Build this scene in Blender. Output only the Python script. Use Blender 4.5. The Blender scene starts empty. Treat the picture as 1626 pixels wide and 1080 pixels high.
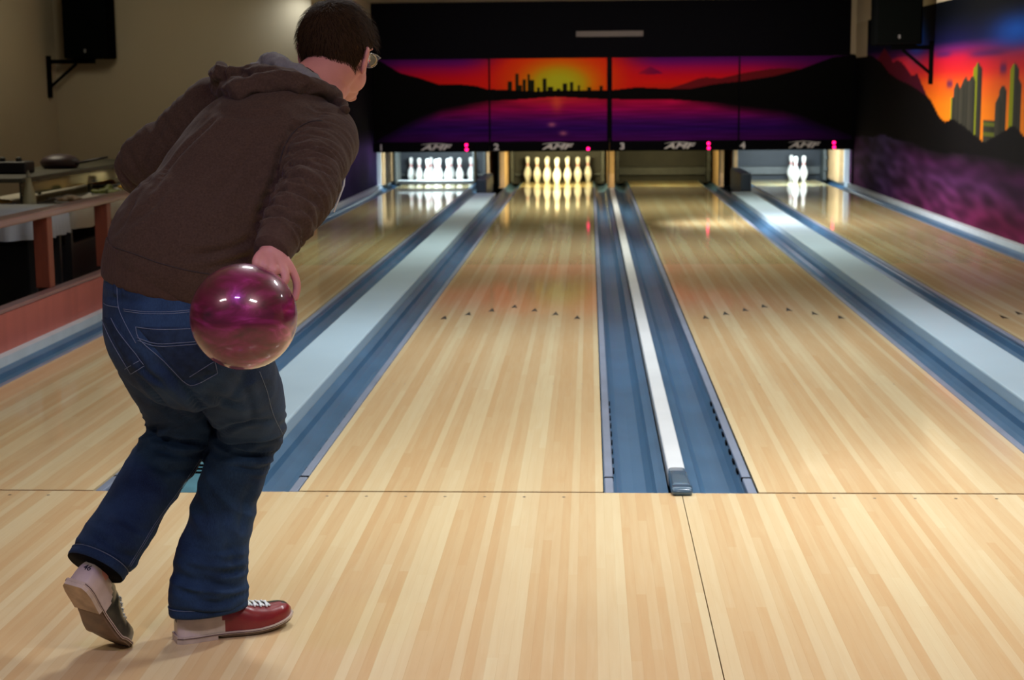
import bpy, bmesh, math, random
from math import sin, cos, pi, radians, sqrt, exp
from mathutils import Vector, Matrix, Quaternion, noise
from mathutils.bvhtree import BVHTree

random.seed(7)
SC = bpy.context.scene
COL = SC.collection

# ------------------------------------------------------------------ camera, world, light, exposure
FPX, YAW, PIT, ROL = 2545.926, 0.0489849, 0.1541719, -0.0082958
CAM = Vector((1.00817, -5.37995, 1.36605))
fw = Vector((-sin(YAW)*cos(PIT), cos(YAW)*cos(PIT), -sin(PIT)))
r0 = Vector((cos(YAW), sin(YAW), 0)); u0 = r0.cross(fw)
rt = r0*cos(ROL)+u0*sin(ROL); up = u0*cos(ROL)-r0*sin(ROL)
cd = bpy.data.cameras.new('camera'); cam = bpy.data.objects.new('camera', cd); COL.objects.link(cam)
cam.matrix_world = Matrix(((rt.x, up.x, -fw.x, CAM.x), (rt.y, up.y, -fw.y, CAM.y), (rt.z, up.z, -fw.z, CAM.z), (0, 0, 0, 1)))
cd.sensor_width = 36; cd.lens = FPX/1626*36; cd.clip_end = 100
cd.dof.use_dof = True; cd.dof.focus_distance = 3.9; cd.dof.aperture_fstop = 7.0
SC.camera = cam
SC.view_settings.view_transform = 'Standard'; SC.view_settings.look = 'None'
SC.view_settings.exposure = 0.0; SC.view_settings.gamma = 1.0
w = bpy.data.worlds.new('World'); SC.world = w; w.use_nodes = True
w.node_tree.nodes['Background'].inputs[0].default_value = (0.75, 0.8, 1.0, 1)
w.node_tree.nodes['Background'].inputs[1].default_value = 0.10

def area(name, loc, rot, sx, sy, power, col, spread=180):
    l = bpy.data.lights.new(name, 'AREA'); l.shape = 'RECTANGLE'; l.size = sx; l.size_y = sy
    l.energy = power; l.color = col; l.spread = radians(spread)
    o = bpy.data.objects.new(name, l); COL.objects.link(o); o.location = loc; o.rotation_euler = rot
    return o
def aim(o, target):
    d = Vector(target)-o.location; o.rotation_euler = d.to_track_quat('-Z', 'Y').to_euler()
# ceiling light above the approach (in front of and behind the foul line)
area('approach_light_left', (-1.1, -3.8, 2.585), (0, 0, 0), 0.7, 0.2, 20, (1.0, 0.93, 0.86))
area('approach_light_right', (1.6, -3.8, 2.585), (0, 0, 0), 0.7, 0.2, 38, (1.0, 0.95, 0.9))
area('violet_light', (0.2, -3.7, 2.585), (0, 0, 0), 0.35, 0.12, 16, (0.45, 0.25, 1.0))
for x_, p_ in ((0.1, 22), (1.8, 36), (3.5, 32)): area('foul_line_light', (x_, -0.2, 2.585), (0, 0, 0), 0.35, 0.16, p_, (0.95, 0.97, 1.0), 140)
area('midlane_fill', (1.3, 8.5, 2.585), (0, 0, 0), 5.0, 0.3, 75, (0.97, 1.0, 0.9), 130)  # extra light added over the mid-lane to brighten the boards
area('far_lane_fill', (1.3, 13.5, 2.585), (0, 0, 0), 5.0, 0.3, 60, (1.0, 0.97, 0.84), 100)  # added fill that lifts the dark far end of the lanes
area('lane_light', (1.3, 3.2, 2.585), (0, 0, 0), 4.5, 0.3, 70, (0.9, 0.95, 1.0), 135)
o = area('mask_light', (1.3, 15.2, 2.55), (0, 0, 0), 5.5, 0.12, 22, (1.0, 0.85, 0.9), 110); aim(o, (1.3, 17.5, 1.2))
o = area('mural_light', (3.2, 11.2, 2.56), (0, 0, 0), 0.2, 5.0, 170, (1.0, 0.95, 0.95), 150); aim(o, (4.72, 11.2, 1.5))
o = area('mural_light_left', (-0.6, 15.5, 2.56), (0, 0, 0), 0.2, 3.0, 12, (0.7, 0.6, 1.0), 130); aim(o, (-2.07, 15.5, 0.9))
o = area('corner_light', (-2.13, 12.33, 2.42), (0, 0, 0), 0.10, 0.06, 1.8, (0.8, 0.88, 1.0), 130); aim(o, (-2.35, 12.6, 1.9))
o = area('side_wall_fill', (-3.6, 10.0, 2.5), (0, 0, 0), 0.6, 0.6, 13, (1.0, 0.94, 0.80), 180); aim(o, (-3.4, 12.6, 1.6))  # unseen extra light, put in to brighten the left beige walls
o = area('side_room_light', (-3.6, 7.0, 2.55), (0, 0, 0), 1.0, 1.0, 13, (1.0, 0.90, 0.68), 130)

# ------------------------------------------------------------------ helpers
def inp(b, n, v):
    if n in b.inputs: b.inputs[n].default_value = v
def srgb(r, g, b):
    f = lambda c: (c/255/12.92) if c/255 <= 0.04045 else ((c/255+0.055)/1.055)**2.4
    return (f(r), f(g), f(b))
MATS = {}
def mat(name, color, rough=0.5, metal=0.0, spec=0.5, bump=None, var=None, coat=0.0, sheen=0.0, emit=None, scale=(1, 1, 1), coat_rough=0.05):
    if name in MATS: return MATS[name]
    m = bpy.data.materials.new(name); m.use_nodes = True; MATS[name] = m
    nt = m.node_tree; N = nt.nodes; L = nt.links; b = N['Principled BSDF']
    inp(b, 'Base Color', (*color, 1)); inp(b, 'Roughness', rough); inp(b, 'Metallic', metal)
    inp(b, 'Specular IOR Level', spec); inp(b, 'Coat Weight', coat); inp(b, 'Coat Roughness', coat_rough); inp(b, 'Sheen Weight', sheen)
    if emit: inp(b, 'Emission Color', (*emit[0], 1)); inp(b, 'Emission Strength', emit[1])
    tc = mp = None
    if bump or var:
        tc = N.new('ShaderNodeTexCoord'); mp = N.new('ShaderNodeMapping'); L.new(tc.outputs['Object'], mp.inputs[0]); mp.inputs['Scale'].default_value = scale
    if var:   # (scale, amount, detail)
        n = N.new('ShaderNodeTexNoise'); n.inputs['Scale'].default_value = var[0]; n.inputs['Detail'].default_value = var[2] if len(var) > 2 else 4
        L.new(mp.outputs[0], n.inputs['Vector'])
        mr = N.new('ShaderNodeMapRange'); mr.inputs[1].default_value = 0.25; mr.inputs[2].default_value = 0.75
        mr.inputs[3].default_value = 1-var[1]; mr.inputs[4].default_value = 1+var[1]; L.new(n.outputs['Fac'], mr.inputs[0])
        mx = N.new('ShaderNodeVectorMath'); mx.operation = 'SCALE'; mx.inputs[0].default_value = color; L.new(mr.outputs[0], mx.inputs['Scale'])
        L.new(mx.outputs[0], b.inputs['Base Color'])
    if bump:  # (scale, strength, distance)
        n2 = N.new('ShaderNodeTexNoise'); n2.inputs['Scale'].default_value = bump[0]; n2.inputs['Detail'].default_value = 6
        L.new(mp.outputs[0], n2.inputs['Vector'])
        bp = N.new('ShaderNodeBump'); bp.inputs['Strength'].default_value = bump[1]; bp.inputs['Distance'].default_value = bump[2]
        L.new(n2.outputs['Fac'], bp.inputs['Height']); L.new(bp.outputs[0], b.inputs['Normal'])
    return m

def tag(o, label=None, cat=None, group=None, kind=None):
    if label: o['label'] = label
    if cat: o['category'] = cat
    if group: o['group'] = group
    if kind: o['kind'] = kind
    return o
def thing(name, label, cat, loc=(0, 0, 0), group=None):
    o = bpy.data.objects.new(name, None); COL.objects.link(o); o.location = loc; o.empty_display_size = 0.1
    return tag(o, label, cat, group)
def link(name, me, mats, parent=None, smooth=False, local=False):
    o = bpy.data.objects.new(name, me); COL.objects.link(o)
    for m in (mats if isinstance(mats, (list, tuple)) else [mats]): me.materials.append(m)
    if smooth:
        for p in me.polygons: p.use_smooth = True
    if parent:
        o.parent = parent
        if not local: # geometry was written in world coordinates
            o.matrix_parent_inverse = Matrix.Translation(-parent.location)
    return o
def obj(name, bm, mats, parent=None, smooth=False, local=False):
    me = bpy.data.meshes.new(name); bmesh.ops.recalc_face_normals(bm, faces=bm.faces[:]); bm.to_mesh(me); bm.free()
    return link(name, me, mats, parent, smooth, local)
def origin_to(o, p):
    p = Vector(p); o.data.transform(Matrix.Translation(-p)); o.location = o.location+p
    return o
def BM(): return bmesh.new()
def box(bm, x0, x1, y0, y1, z0, z1, mi=0, bev=0):
    r = bmesh.ops.create_cube(bm, size=1.0); vs = r['verts']
    for v in vs: v.co = Vector(((x0+x1)/2+v.co.x*(x1-x0), (y0+y1)/2+v.co.y*(y1-y0), (z0+z1)/2+v.co.z*(z1-z0)))
    fs = {f for v in vs for f in v.link_faces}
    for f in fs: f.material_index = mi
    if bev:
        es = {e for v in vs for e in v.link_edges}
        bmesh.ops.bevel(bm, geom=list(es), offset=bev, segments=2, affect='EDGES', profile=0.5)
    return bm
def boxo(name, x0, x1, y0, y1, z0, z1, m, parent=None, bev=0):
    return obj(name, box(BM(), x0, x1, y0, y1, z0, z1, 0, bev), m, parent)
def frame_of(t, wide):
    t = t.normalized(); w_ = (wide-t*wide.dot(t))
    if w_.length < 1e-5: w_ = t.orthogonal()
    w_.normalize(); return w_, t.cross(w_)
def tube(bm, rings, n=24, caps=True, mi=0, power=2.0):
    """rings: (centre, half width, half depth, wide direction)"""
    R = []; C = [Vector(r[0]) for r in rings]
    for i, (c, a, b, wd) in enumerate(rings):
        t = (C[min(i+1, len(C)-1)]-C[max(i-1, 0)])
        W, D = frame_of(t, Vector(wd)); row = []
        for k in range(n):
            th = 2*pi*k/n; cx, sx = cos(th), sin(th)
            e = 2.0/power
            X = math.copysign(abs(cx)**e, cx)*a; Y = math.copysign(abs(sx)**e, sx)*b
            row.append(bm.verts.new(C[i]+W*X+D*Y))
        R.append(row)
    for i in range(len(R)-1):
        for k in range(n):
            f = bm.faces.new((R[i][k], R[i][(k+1) % n], R[i+1][(k+1) % n], R[i+1][k])); f.material_index = mi
    if caps:
        bm.faces.new(R[0][::-1]).material_index = mi; bm.faces.new(R[-1]).material_index = mi
    return bm
def wire(bm, pts, r=0.002, n=6, mi=0):
    pts = [Vector(p) for p in pts]
    return tube(bm, [(p, r, r, (0.31, 0.2, 0.93)) for p in pts], n, True, mi)
def spline(pts, n):
    """Catmull-Rom through tuples of floats"""
    out = []; P = [pts[0]]+list(pts)+[pts[-1]]
    for i in range(1, len(P)-2):
        for k in range(n):
            t = k/n
            out.append(tuple(0.5*((2*b)+(c-a)*t+(2*a-5*b+4*c-d)*t*t+(-a+3*b-3*c+d)*t**3) for a, b, c, d in zip(P[i-1], P[i], P[i+1], P[i+2])))
    out.append(tuple(pts[-1])); return out
def limb(bm, rings, n=24, sub=5):
    """rings as (x,y,z,w,d,wx,wy,wz), smoothed along the length"""
    S = spline(rings, sub)
    return tube(bm, [((s[0], s[1], s[2]), s[3], s[4], (s[5], s[6], s[7])) for s in S], n)
def ell(bm, c, r, M=None, seg=24, rings=16):
    res = bmesh.ops.create_uvsphere(bm, u_segments=seg, v_segments=rings, radius=1.0)
    for v in res['verts']:
        p = Vector((v.co.x*r[0], v.co.y*r[1], v.co.z*r[2]))
        if M is not None: p = M @ p
        v.co = p+Vector(c)
    return bm
def lathe(bm, prof, n=24, c=(0, 0, 0), mi=None):
    R = []
    for r, z in prof:
        R.append([bm.verts.new((c[0]+max(r, 1e-4)*cos(2*pi*k/n), c[1]+max(r, 1e-4)*sin(2*pi*k/n), c[2]+z)) for k in range(n)])
    for i in range(len(R)-1):
        for k in range(n):
            f = bm.faces.new((R[i][k], R[i][(k+1) % n], R[i+1][(k+1) % n], R[i+1][k]))
            if mi: f.material_index = mi(0.5*(prof[i][1]+prof[i+1][1]))
    bm.faces.new(R[0][::-1]); bm.faces.new(R[-1]); return bm
def fuse(bm, voxel, smooth=4, factor=0.5):
    """union of all the shells in bm as one continuous mesh"""
    me = bpy.data.meshes.new('tmp'); bmesh.ops.recalc_face_normals(bm, faces=bm.faces[:]); bm.to_mesh(me); bm.free()
    o = bpy.data.objects.new('tmp', me); COL.objects.link(o)
    md = o.modifiers.new('r', 'REMESH'); md.mode = 'VOXEL'; md.voxel_size = voxel
    if smooth:
        s = o.modifiers.new('s', 'SMOOTH'); s.iterations = smooth; s.factor = factor
    dg = bpy.context.evaluated_depsgraph_get(); dg.update()
    me2 = bpy.data.meshes.new_from_object(o.evaluated_get(dg))
    bpy.data.objects.remove(o); bpy.data.meshes.remove(me)
    return me2
def displace(me, fn):
    nr = [v.normal.copy() for v in me.vertices]
    for v, n in zip(me.vertices, nr):
        v.co = v.co+n*fn(v.co, n)
    me.update()
def bvh_of(me): return BVHTree.FromPolygons([v.co.copy() for v in me.vertices], [tuple(p.vertices) for p in me.polygons])
def text_mesh(s, size, extrude=0.002, bold=0.0, shear=0.0, sx=1.0):
    cu = bpy.data.curves.new('t', 'FONT'); cu.body = s; cu.size = size; cu.extrude = extrude; cu.offset = bold; cu.shear = shear
    cu.align_x = 'CENTER'; cu.align_y = 'CENTER'
    o = bpy.data.objects.new('t', cu); COL.objects.link(o); dg = bpy.context.evaluated_depsgraph_get(); dg.update()
    me = bpy.data.meshes.new_from_object(o.evaluated_get(dg)); bpy.data.objects.remove(o)
    for v in me.vertices: v.co.x *= sx
    return me

# ------------------------------------------------------------------ layout (metres; foul line y=0, lanes run to +y)
BW = 0.0270282
LANES = [(-1.779, -0.725), (0.0, 1.0541), (1.5866, 2.6407), (3.366, 4.420)]
MASK_Y, PIT_Y, DECK_Y = 17.5, 19.55, 19.25
XR, XL = 4.72, -2.07

def wood(name, x0, far_tint=False, light=(0.76, 0.635, 0.385), dark=(0.66, 0.445, 0.225), rough=0.09, seg=0.9, patt=0.5, rnd=0.45):
    m = bpy.data.materials.new(name); m.use_nodes = True; nt = m.node_tree; N = nt.nodes; L = nt.links; b = N['Principled BSDF']
    def M(op, a, bb=None, c=None):
        n = N.new('ShaderNodeMath'); n.operation = op
        for i, v in enumerate((a, bb, c)):
            if v is None: continue
            if isinstance(v, (int, float)): n.inputs[i].default_value = v
            else: L.new(v, n.inputs[i])
        return n.outputs[0]
    tc = N.new('ShaderNodeTexCoord'); sp = N.new('ShaderNodeSeparateXYZ'); L.new(tc.outputs['Object'], sp.inputs[0])
    X, Y = sp.outputs[0], sp.outputs[1]
    bx = M('DIVIDE', M('SUBTRACT', X, x0), BW); idx = M('FLOOR', bx); fr = M('FRACT', bx)
    md = M('FLOORED_MODULO', idx, 10.0)
    wide = M('ADD', M('GREATER_THAN', md, 7.5), M('LESS_THAN', md, 0.5)); nar = M('MULTIPLY', M('COMPARE', md, 5.0, 0.1), 0.8)
    isl = M('ADD', wide, nar)
    wn = N.new('ShaderNodeTexWhiteNoise'); wn.noise_dimensions = '1D'; L.new(idx, wn.inputs['W'])
    sy = M('FLOOR', M('ADD', M('DIVIDE', Y, seg), M('MULTIPLY', wn.outputs['Value'], 7.0)))
    cv = N.new('ShaderNodeCombineXYZ'); L.new(idx, cv.inputs[0]); L.new(sy, cv.inputs[1])
    w2 = N.new('ShaderNodeTexWhiteNoise'); w2.noise_dimensions = '2D'; L.new(cv.outputs[0], w2.inputs['Vector'])
    mp = N.new('ShaderNodeMapping'); mp.inputs['Scale'].default_value = (60, 3.0, 1); L.new(tc.outputs['Object'], mp.inputs[0])
    nz = N.new('ShaderNodeTexNoise'); nz.inputs['Scale'].default_value = 1.0; nz.inputs['Detail'].default_value = 5; nz.inputs['Distortion'].default_value = 0.6; L.new(mp.outputs[0], nz.inputs['Vector'])
    v = M('ADD', M('MULTIPLY', isl, patt), M('MULTIPLY', w2.outputs['Value'], rnd))
    v = M('ADD', v, M('MULTIPLY', M('SUBTRACT', nz.outputs['Fac'], 0.5), 0.55))
    mx = N.new('ShaderNodeMix'); mx.data_type = 'RGBA'; L.new(v, mx.inputs[0]); mx.inputs[6].default_value = (*dark, 1); mx.inputs[7].default_value = (*light, 1)
    col = mx.outputs[2]
    # thin board joints
    jt = M('MULTIPLY', M('LESS_THAN', fr, 0.05), 0.10)
    m2 = N.new('ShaderNodeMix'); m2.data_type = 'RGBA'; L.new(jt, m2.inputs[0]); L.new(col, m2.inputs[6]); m2.inputs[7].default_value = (0.35, 0.2, 0.08, 1); col = m2.outputs[2]
    if far_tint:   # darker, greener boards on the far part of the lane
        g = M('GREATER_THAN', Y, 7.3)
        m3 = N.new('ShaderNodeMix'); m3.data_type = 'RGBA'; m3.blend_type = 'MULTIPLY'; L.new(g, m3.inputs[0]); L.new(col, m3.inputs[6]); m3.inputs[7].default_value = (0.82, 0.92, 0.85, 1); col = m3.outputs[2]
    L.new(col, b.inputs['Base Color']); inp(b, 'Roughness', rough); inp(b, 'Specular IOR Level', 0.28); inp(b, 'Coat Weight', 0.03); inp(b, 'Coat Roughness', 0.04)
    return m

M_dark = mat('dark_subfloor', (0.008, 0.008, 0.008), 0.9)
M_black = mat('matte_black', (0.003, 0.003, 0.004), 0.85, spec=0.05)
M_dot = mat('dark_inlay', (0.16, 0.09, 0.04), 0.4)
M_arrow = mat('dark_arrow', (0.008, 0.006, 0.004), 0.6)
M_gut = mat('blue_gutter', srgb(66, 104, 136), 0.3, spec=0.5, var=(3.0, 0.16), coat=0.15, coat_rough=0.2)
M_rail = mat('lavender_grey_rail', srgb(128, 140, 160), 0.35, var=(4, 0.15))
M_cap = mat('white_track_cap', srgb(178, 203, 216), 0.38, spec=0.4, var=(1.3, 0.06))
M_div = mat('white_divider', srgb(222, 228, 230), 0.35, var=(3, 0.06))
M_ledge = mat('pale_ledge', srgb(205, 217, 222), 0.35, var=(6, 0.1))
M_bluecap = mat('blue_plastic_end_cap', srgb(72, 98, 118), 0.25, var=(9, 0.2), coat=0.3)
M_beige = mat('beige_paint', srgb(172, 158, 128), 0.85, bump=(60, 0.1, 0.002), var=(0.7, 0.05))
M_ceil = mat('ceiling_paint', srgb(176, 165, 140), 0.9, var=(1, 0.05))

# ------------------------------------------------------------------ room shell
fl = obj('floor', box(BM(), -5.2, 1.3210, -7.0, -0.016, -0.10, 0.0), wood('approach_boards', 0.0, rough=0.16, seg=1.2, patt=0.5, rnd=0.38)); tag(fl, kind='structure')
fr = obj('floor', box(BM(), 1.3240, XR, -7.0, -0.016, -0.10, 0.0), wood('approach_boards_right', 1.343, rough=0.16, seg=1.2, patt=0.5, rnd=0.38)); tag(fr, kind='structure')
bm = BM(); box(bm, -5.2, XR+0.1, -7.0, PIT_Y+0.5, -0.2, -0.11); tag(obj('floor', bm, M_dark), kind='structure')
for k, x0 in ((0, -1.779), (1, 0.0), (2, 1.5866), (3, 3.366)):
    for i in range(7):
        c = (x0+0.527-0.012+(i-3)*0.1351, -0.075, 0.0006)
        b2 = BM(); bmesh.ops.create_circle(b2, cap_ends=True, segments=16, radius=0.0055, matrix=Matrix.Translation(c))
        for v in list(b2.verts): pass
        o = obj('approach_dot', b2, mat('grey_dot', (0.07, 0.06, 0.05), 0.5), fl if k < 2 else fr)
bm = BM(); box(bm, -5.2, XR+0.1, -7.0, PIT_Y+0.3, 2.60, 2.68); tag(obj('ceiling', bm, M_ceil), kind='structure')

# right wall: beige band over a painted mural
tag(boxo('wall_right', XR, XR+0.1, -3.0, PIT_Y+0.3, -0.12, 2.60, M_beige), kind='structure')
# left: outer wall with the speaker, recessed facing wall, wall beside lane one
tag(boxo('wall_left', -5.07, -4.97, -3.0, 12.60, -0.12, 2.60, M_beige), kind='structure')
tag(boxo('wall_back_left', -5.07, XL-0.09, 12.60, 12.70, -0.12, 2.60, M_beige), kind='structure')
tag(boxo('wall_lane_side', XL-0.09, XL, 12.60, PIT_Y+0.3, -0.12, 2.60, M_beige), kind='structure')
tag(boxo('wall_back', -2.2, XR+0.1, PIT_Y, PIT_Y+0.1, -0.12, 2.60, M_dark), kind='structure')

# ---- painted murals: a colour for every vertex of a fine grid
def inside(x, y, poly):
    c = False; j = len(poly)-1
    for i in range(len(poly)):
        xi, yi = poly[i]; xj, yj = poly[j]
        if (yi > y) != (yj > y) and x < (xj-xi)*(y-yi)/(yj-yi)+xi: c = not c
        j = i
    return c
def ramp(v, stops):
    if v <= stops[0][0]: return stops[0][1]
    for (a, ca), (b, cb) in zip(stops, stops[1:]):
        if v <= b:
            t = (v-a)/(b-a); return tuple(p+(q-p)*t for p, q in zip(ca, cb))
    return stops[-1][1]
def mixc(a, b, t):
    t = max(0, min(1, t)); return tuple(p+(q-p)*t for p, q in zip(a, b))
def line_y(x, pts):
    for (a, ya), (b, yb) in zip(pts, pts[1:]):
        if a <= x <= b: return ya+(yb-ya)*(x-a)/(b-a)
    return pts[0][1] if x < pts[0][0] else pts[-1][1]
M_paint = bpy.data.materials.new('airbrushed_paint'); M_paint.use_nodes = True
_b = M_paint.node_tree.nodes['Principled BSDF']; _a = M_paint.node_tree.nodes.new('ShaderNodeAttribute'); _a.attribute_name = 'paint'
M_paint.node_tree.links.new(_a.outputs['Color'], _b.inputs['Base Color']); inp(_b, 'Roughness', 0.8); inp(_b, 'Specular IOR Level', 0.05)
def painted(name, origin, du, dv, nu, nv, fn, parent=None, flip=False):
    verts = []; cols = []
    for j in range(nv+1):
        for i in range(nu+1):
            verts.append(Vector(origin)+Vector(du)*(i/nu)+Vector(dv)*(j/nv)); cols.append(fn(i/nu, j/nv))
    fc = []
    for j in range(nv):
        for i in range(nu):
            a = j*(nu+1)+i; q = (a, a+1, a+nu+2, a+nu+1); fc.append(q[::-1] if flip else q)
    me = bpy.data.meshes.new(name); me.from_pydata([tuple(v) for v in verts], [], fc)
    at = me.color_attributes.new('paint', 'FLOAT_COLOR', 'POINT')
    for i, c in enumerate(cols): at.data[i].color = (*[q*0.92 for q in srgb(*c)], 1)
    return link(name, me, M_paint, parent)

# mask artwork, drawn in its own sheet units (600..1360 across, 90..222 down)
LAND = [(585, 88), (608, 93), (638, 112), (668, 120), (700, 131), (733, 131), (760, 134), (776, 139), (850, 143), (976, 142), (1014, 138), (1068, 141), (1100, 141), (1136, 134), (1176, 130), (1230, 122), (1271, 111), (1298, 101), (1320, 93), (1365, 88)]
SHORE = [(585, 230), (608, 215), (614, 212), (641, 196), (668, 183), (703, 169), (749, 161), (776, 158), (830, 156), (885, 152), (966, 157), (1068, 158), (1149, 164), (1203, 171), (1244, 176), (1271, 184), (1298, 196), (1333, 210), (1365, 224)]
HILLS = [(1060, 142), (1085, 134), (1110, 125), (1122, 123), (1145, 125), (1180, 117), (1220, 111), (1245, 109), (1275, 112)]
SKY_B = [(809, 816, 127), (821, 827, 115), (827, 832, 133), (833, 838, 124), (841, 844, 116), (843, 851, 125), (856, 860, 137), (865, 871, 123), (873, 881, 136), (896, 903, 131), (908, 913, 129), (920, 924, 134), (935, 941, 137), (955, 960, 135), (887, 893, 139)]
def mask_paint(ax, ay):
    land = line_y(ax, LAND); shore = line_y(ax, SHORE)
    if ay < land:
        for a, b, t in SKY_B:
            if a <= ax <= b and ay >= t: return (28, 30, 14)
        d = sqrt(((ax-890)*0.62)**2+((ay-133)*1.0)**2)
        base = ramp(ay, [(90, (72, 14, 88)), (98, (110, 14, 96)), (108, (170, 14, 70)), (120, (205, 18, 34)), (131, (215, 30, 18)), (142, (190, 40, 22))])
        if ax < 640: base = mixc(base, (55, 15, 70), (640-ax)/60)
        if ax > 1200: base = mixc(base, (70, 14, 80), (ax-1200)/140)
        tri = abs(ax-1035) < 22 and 105+abs(ax-1035)*0.55 < ay < 118-0.1*abs(ax-1035)
        if tri: base = mixc(base, (90, 15, 70), 0.75)
        if ax > 1060 and ay > line_y(ax, HILLS) and ax < 1275: base = (104, 22, 26)
        glow = ramp(d, [(12, (178, 178, 32)), (24, (186, 158, 22)), (34, (214, 112, 12)), (48, (220, 66, 14)), (72, (212, 30, 22)), (110, base)])
        return mixc(glow, base, (d-60)/50)
    if ay < shore: return (8, 8, 6)
    c = ramp(ay, [(150, (178, 22, 44)), (160, (176, 16, 62)), (172, (150, 10, 78)), (182, (112, 12, 88)), (192, (70, 14, 92)), (204, (48, 12, 92)), (214, (66, 14, 92)), (222, (76, 16, 88))])
    n = noise.noise(Vector((ax*0.02, ay*0.35, 3.1))); k = 1+0.28*n; c = tuple(q*k for q in c)
    e = (ay-shore)
    gk = max(0, min(1, (abs(ax-950)-120)/90))
    if e < 14: c = mixc(c, (14, 10, 14), gk*(1-e/14))
    if ax < 700 or ax > 1230: c = mixc(c, (34, 12, 52), min(0.6, (700-ax)/140 if ax < 700 else (ax-1230)/140))
    g = exp(-((ax-887)/9)**2)*exp(-((ay-158)/16)**2); c = mixc(c, (226, 96, 60), g*0.8)
    g2 = exp(-((ax-887)/60)**2)*exp(-((ay-155)/9)**2); c = mixc(c, (212, 60, 40), g2*0.5)
    for px, py in ((879, 197), (897, 211)):
        c = mixc(c, (205, 120, 140), 0.8*exp(-((ax-px)/6)**2-((ay-py)/3.5)**2))
    return c
SEAMS = [-2.06, -0.405, 1.290, 3.105, 4.70]
ZB, ZT = 0.655, 1.815
U = lambda x: 600+(x+2.0055)*112.41
V = lambda z: 240-(z-0.515)*115.0
M_led = mat('red_lamp', (0.9, 0.0, 0.15), 0.4, emit=((1.0, 0.005, 0.12), 5.5))
M_sign = mat('pale_lettering', srgb(215, 215, 205), 0.5)
lab = ['first masking panel from the left, dark mountain sloping into a purple lake', 'second masking panel from the left, city skyline before a yellow sunset', 'third masking panel from the left, red sky with one small dark cloud', 'rightmost masking panel, dark mountain falling into purple water']
for i in range(4):
    x0, x1 = SEAMS[i], SEAMS[i+1]; gap = 0.012 if i != 1 else 0.03
    t = thing('masking_panel', lab[i], 'masking panel', ((x0+x1)/2, MASK_Y, 0.52), 'masking panels over the pin decks')
    g0, g1 = (0.035 if i == 2 else 0.012), (0.035 if i == 1 else 0.012)
    boxo('backing_board', x0+0.003, x1-0.003, MASK_Y, MASK_Y+0.05, 0.60, ZT+0.01, M_black, t)
    a, b = x0+g0, x1-g1
    painted('artwork', (a, MASK_Y-0.004, ZB), (b-a, 0, 0), (0, 0, ZT-ZB), 210, 130, lambda u, v: mask_paint(U(a+u*(b-a)), V(ZB+v*(ZT-ZB))), t)
    boxo('lower_ledge', x0+0.002, x1-0.002, MASK_Y-0.06, MASK_Y-0.006, 0.515, 0.648, M_black, t, 0.006)
    yy = MASK_Y-0.063
    for (cx, s, size, sx, sh, nm) in ((0, str(i+1), 0.125, 1.2, 0, 'lane_number'), (1, 'AMF', 0.105, 1.9, 0.35, 'emblem')):
        px_ = [(-1.95, -1.18), (-0.31, 0.54), (1.47, 2.26), (3.16, 4.0)][i][cx]
        me = text_mesh(s, size, 0.002, 0.004, sh, sx)
        me.transform(Matrix.Translation((px_, yy, 0.578)) @ Matrix.Rotation(radians(90), 4, 'X'))
        e = link(nm, me, M_sign, t)
        if nm == 'emblem':
            bq = BM()
            pts = [(px_-0.20+0.4*k/16, yy-0.001, 0.618+0.016*sin(pi*k/16)) for k in range(17)]
            tube(bq, [(p, 0.002+0.003*sin(pi*k/16), 0.002, (0, 0, 1)) for k, p in enumerate(pts)], 6)
            obj('swoosh', bq, M_sign, e)
    lx = [-0.735, 0.985, 2.68, 4.43][i]
    for k, z in enumerate((0.612, 0.548)):
        if i == 1 and k == 0: continue
        bq = BM(); bmesh.ops.create_uvsphere(bq, u_segments=16, v_segments=10, radius=0.0225)
        for v in bq.verts: v.co = Vector((v.co.x, v.co.y*0.5, v.co.z))+Vector((lx+0.004*k, yy-0.004, z))
        obj('indicator_lamp', bq, M_led, t, True)
# black fascia above the mask with its pale label strip
fa = boxo('fascia_board', XL+0.002, 4.64, MASK_Y+0.01, MASK_Y+0.05, ZT+0.012, 2.60, M_black); origin_to(fa, (1.3, MASK_Y, ZT)); tag(fa, 'plain black board filling the space between mask artwork and ceiling', 'fascia')
boxo('filler_strip', 4.64, XR-0.002, MASK_Y+0.02, MASK_Y+0.05, ZT+0.02, 2.599, M_beige, None); tag(bpy.data.objects['filler_strip'], 'narrow beige strip between the black upper board and right wall', 'wall strip')
boxo('label_strip', 0.82, 1.76, MASK_Y-0.012, MASK_Y+0.01, 2.105, 2.185, mat('tan_strip', srgb(96, 88, 76), 0.6), None, 0.004); tag(bpy.data.objects['label_strip'], 'small pale horizontal strip on the black board above the sunset', 'sign strip')
boxo('mask_side_post', 4.70, XR-0.003, MASK_Y-0.03, MASK_Y+0.06, 0.0, ZT, M_black); tag(bpy.data.objects['mask_side_post'], 'black post closing the mask against the right wall', 'post')

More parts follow.
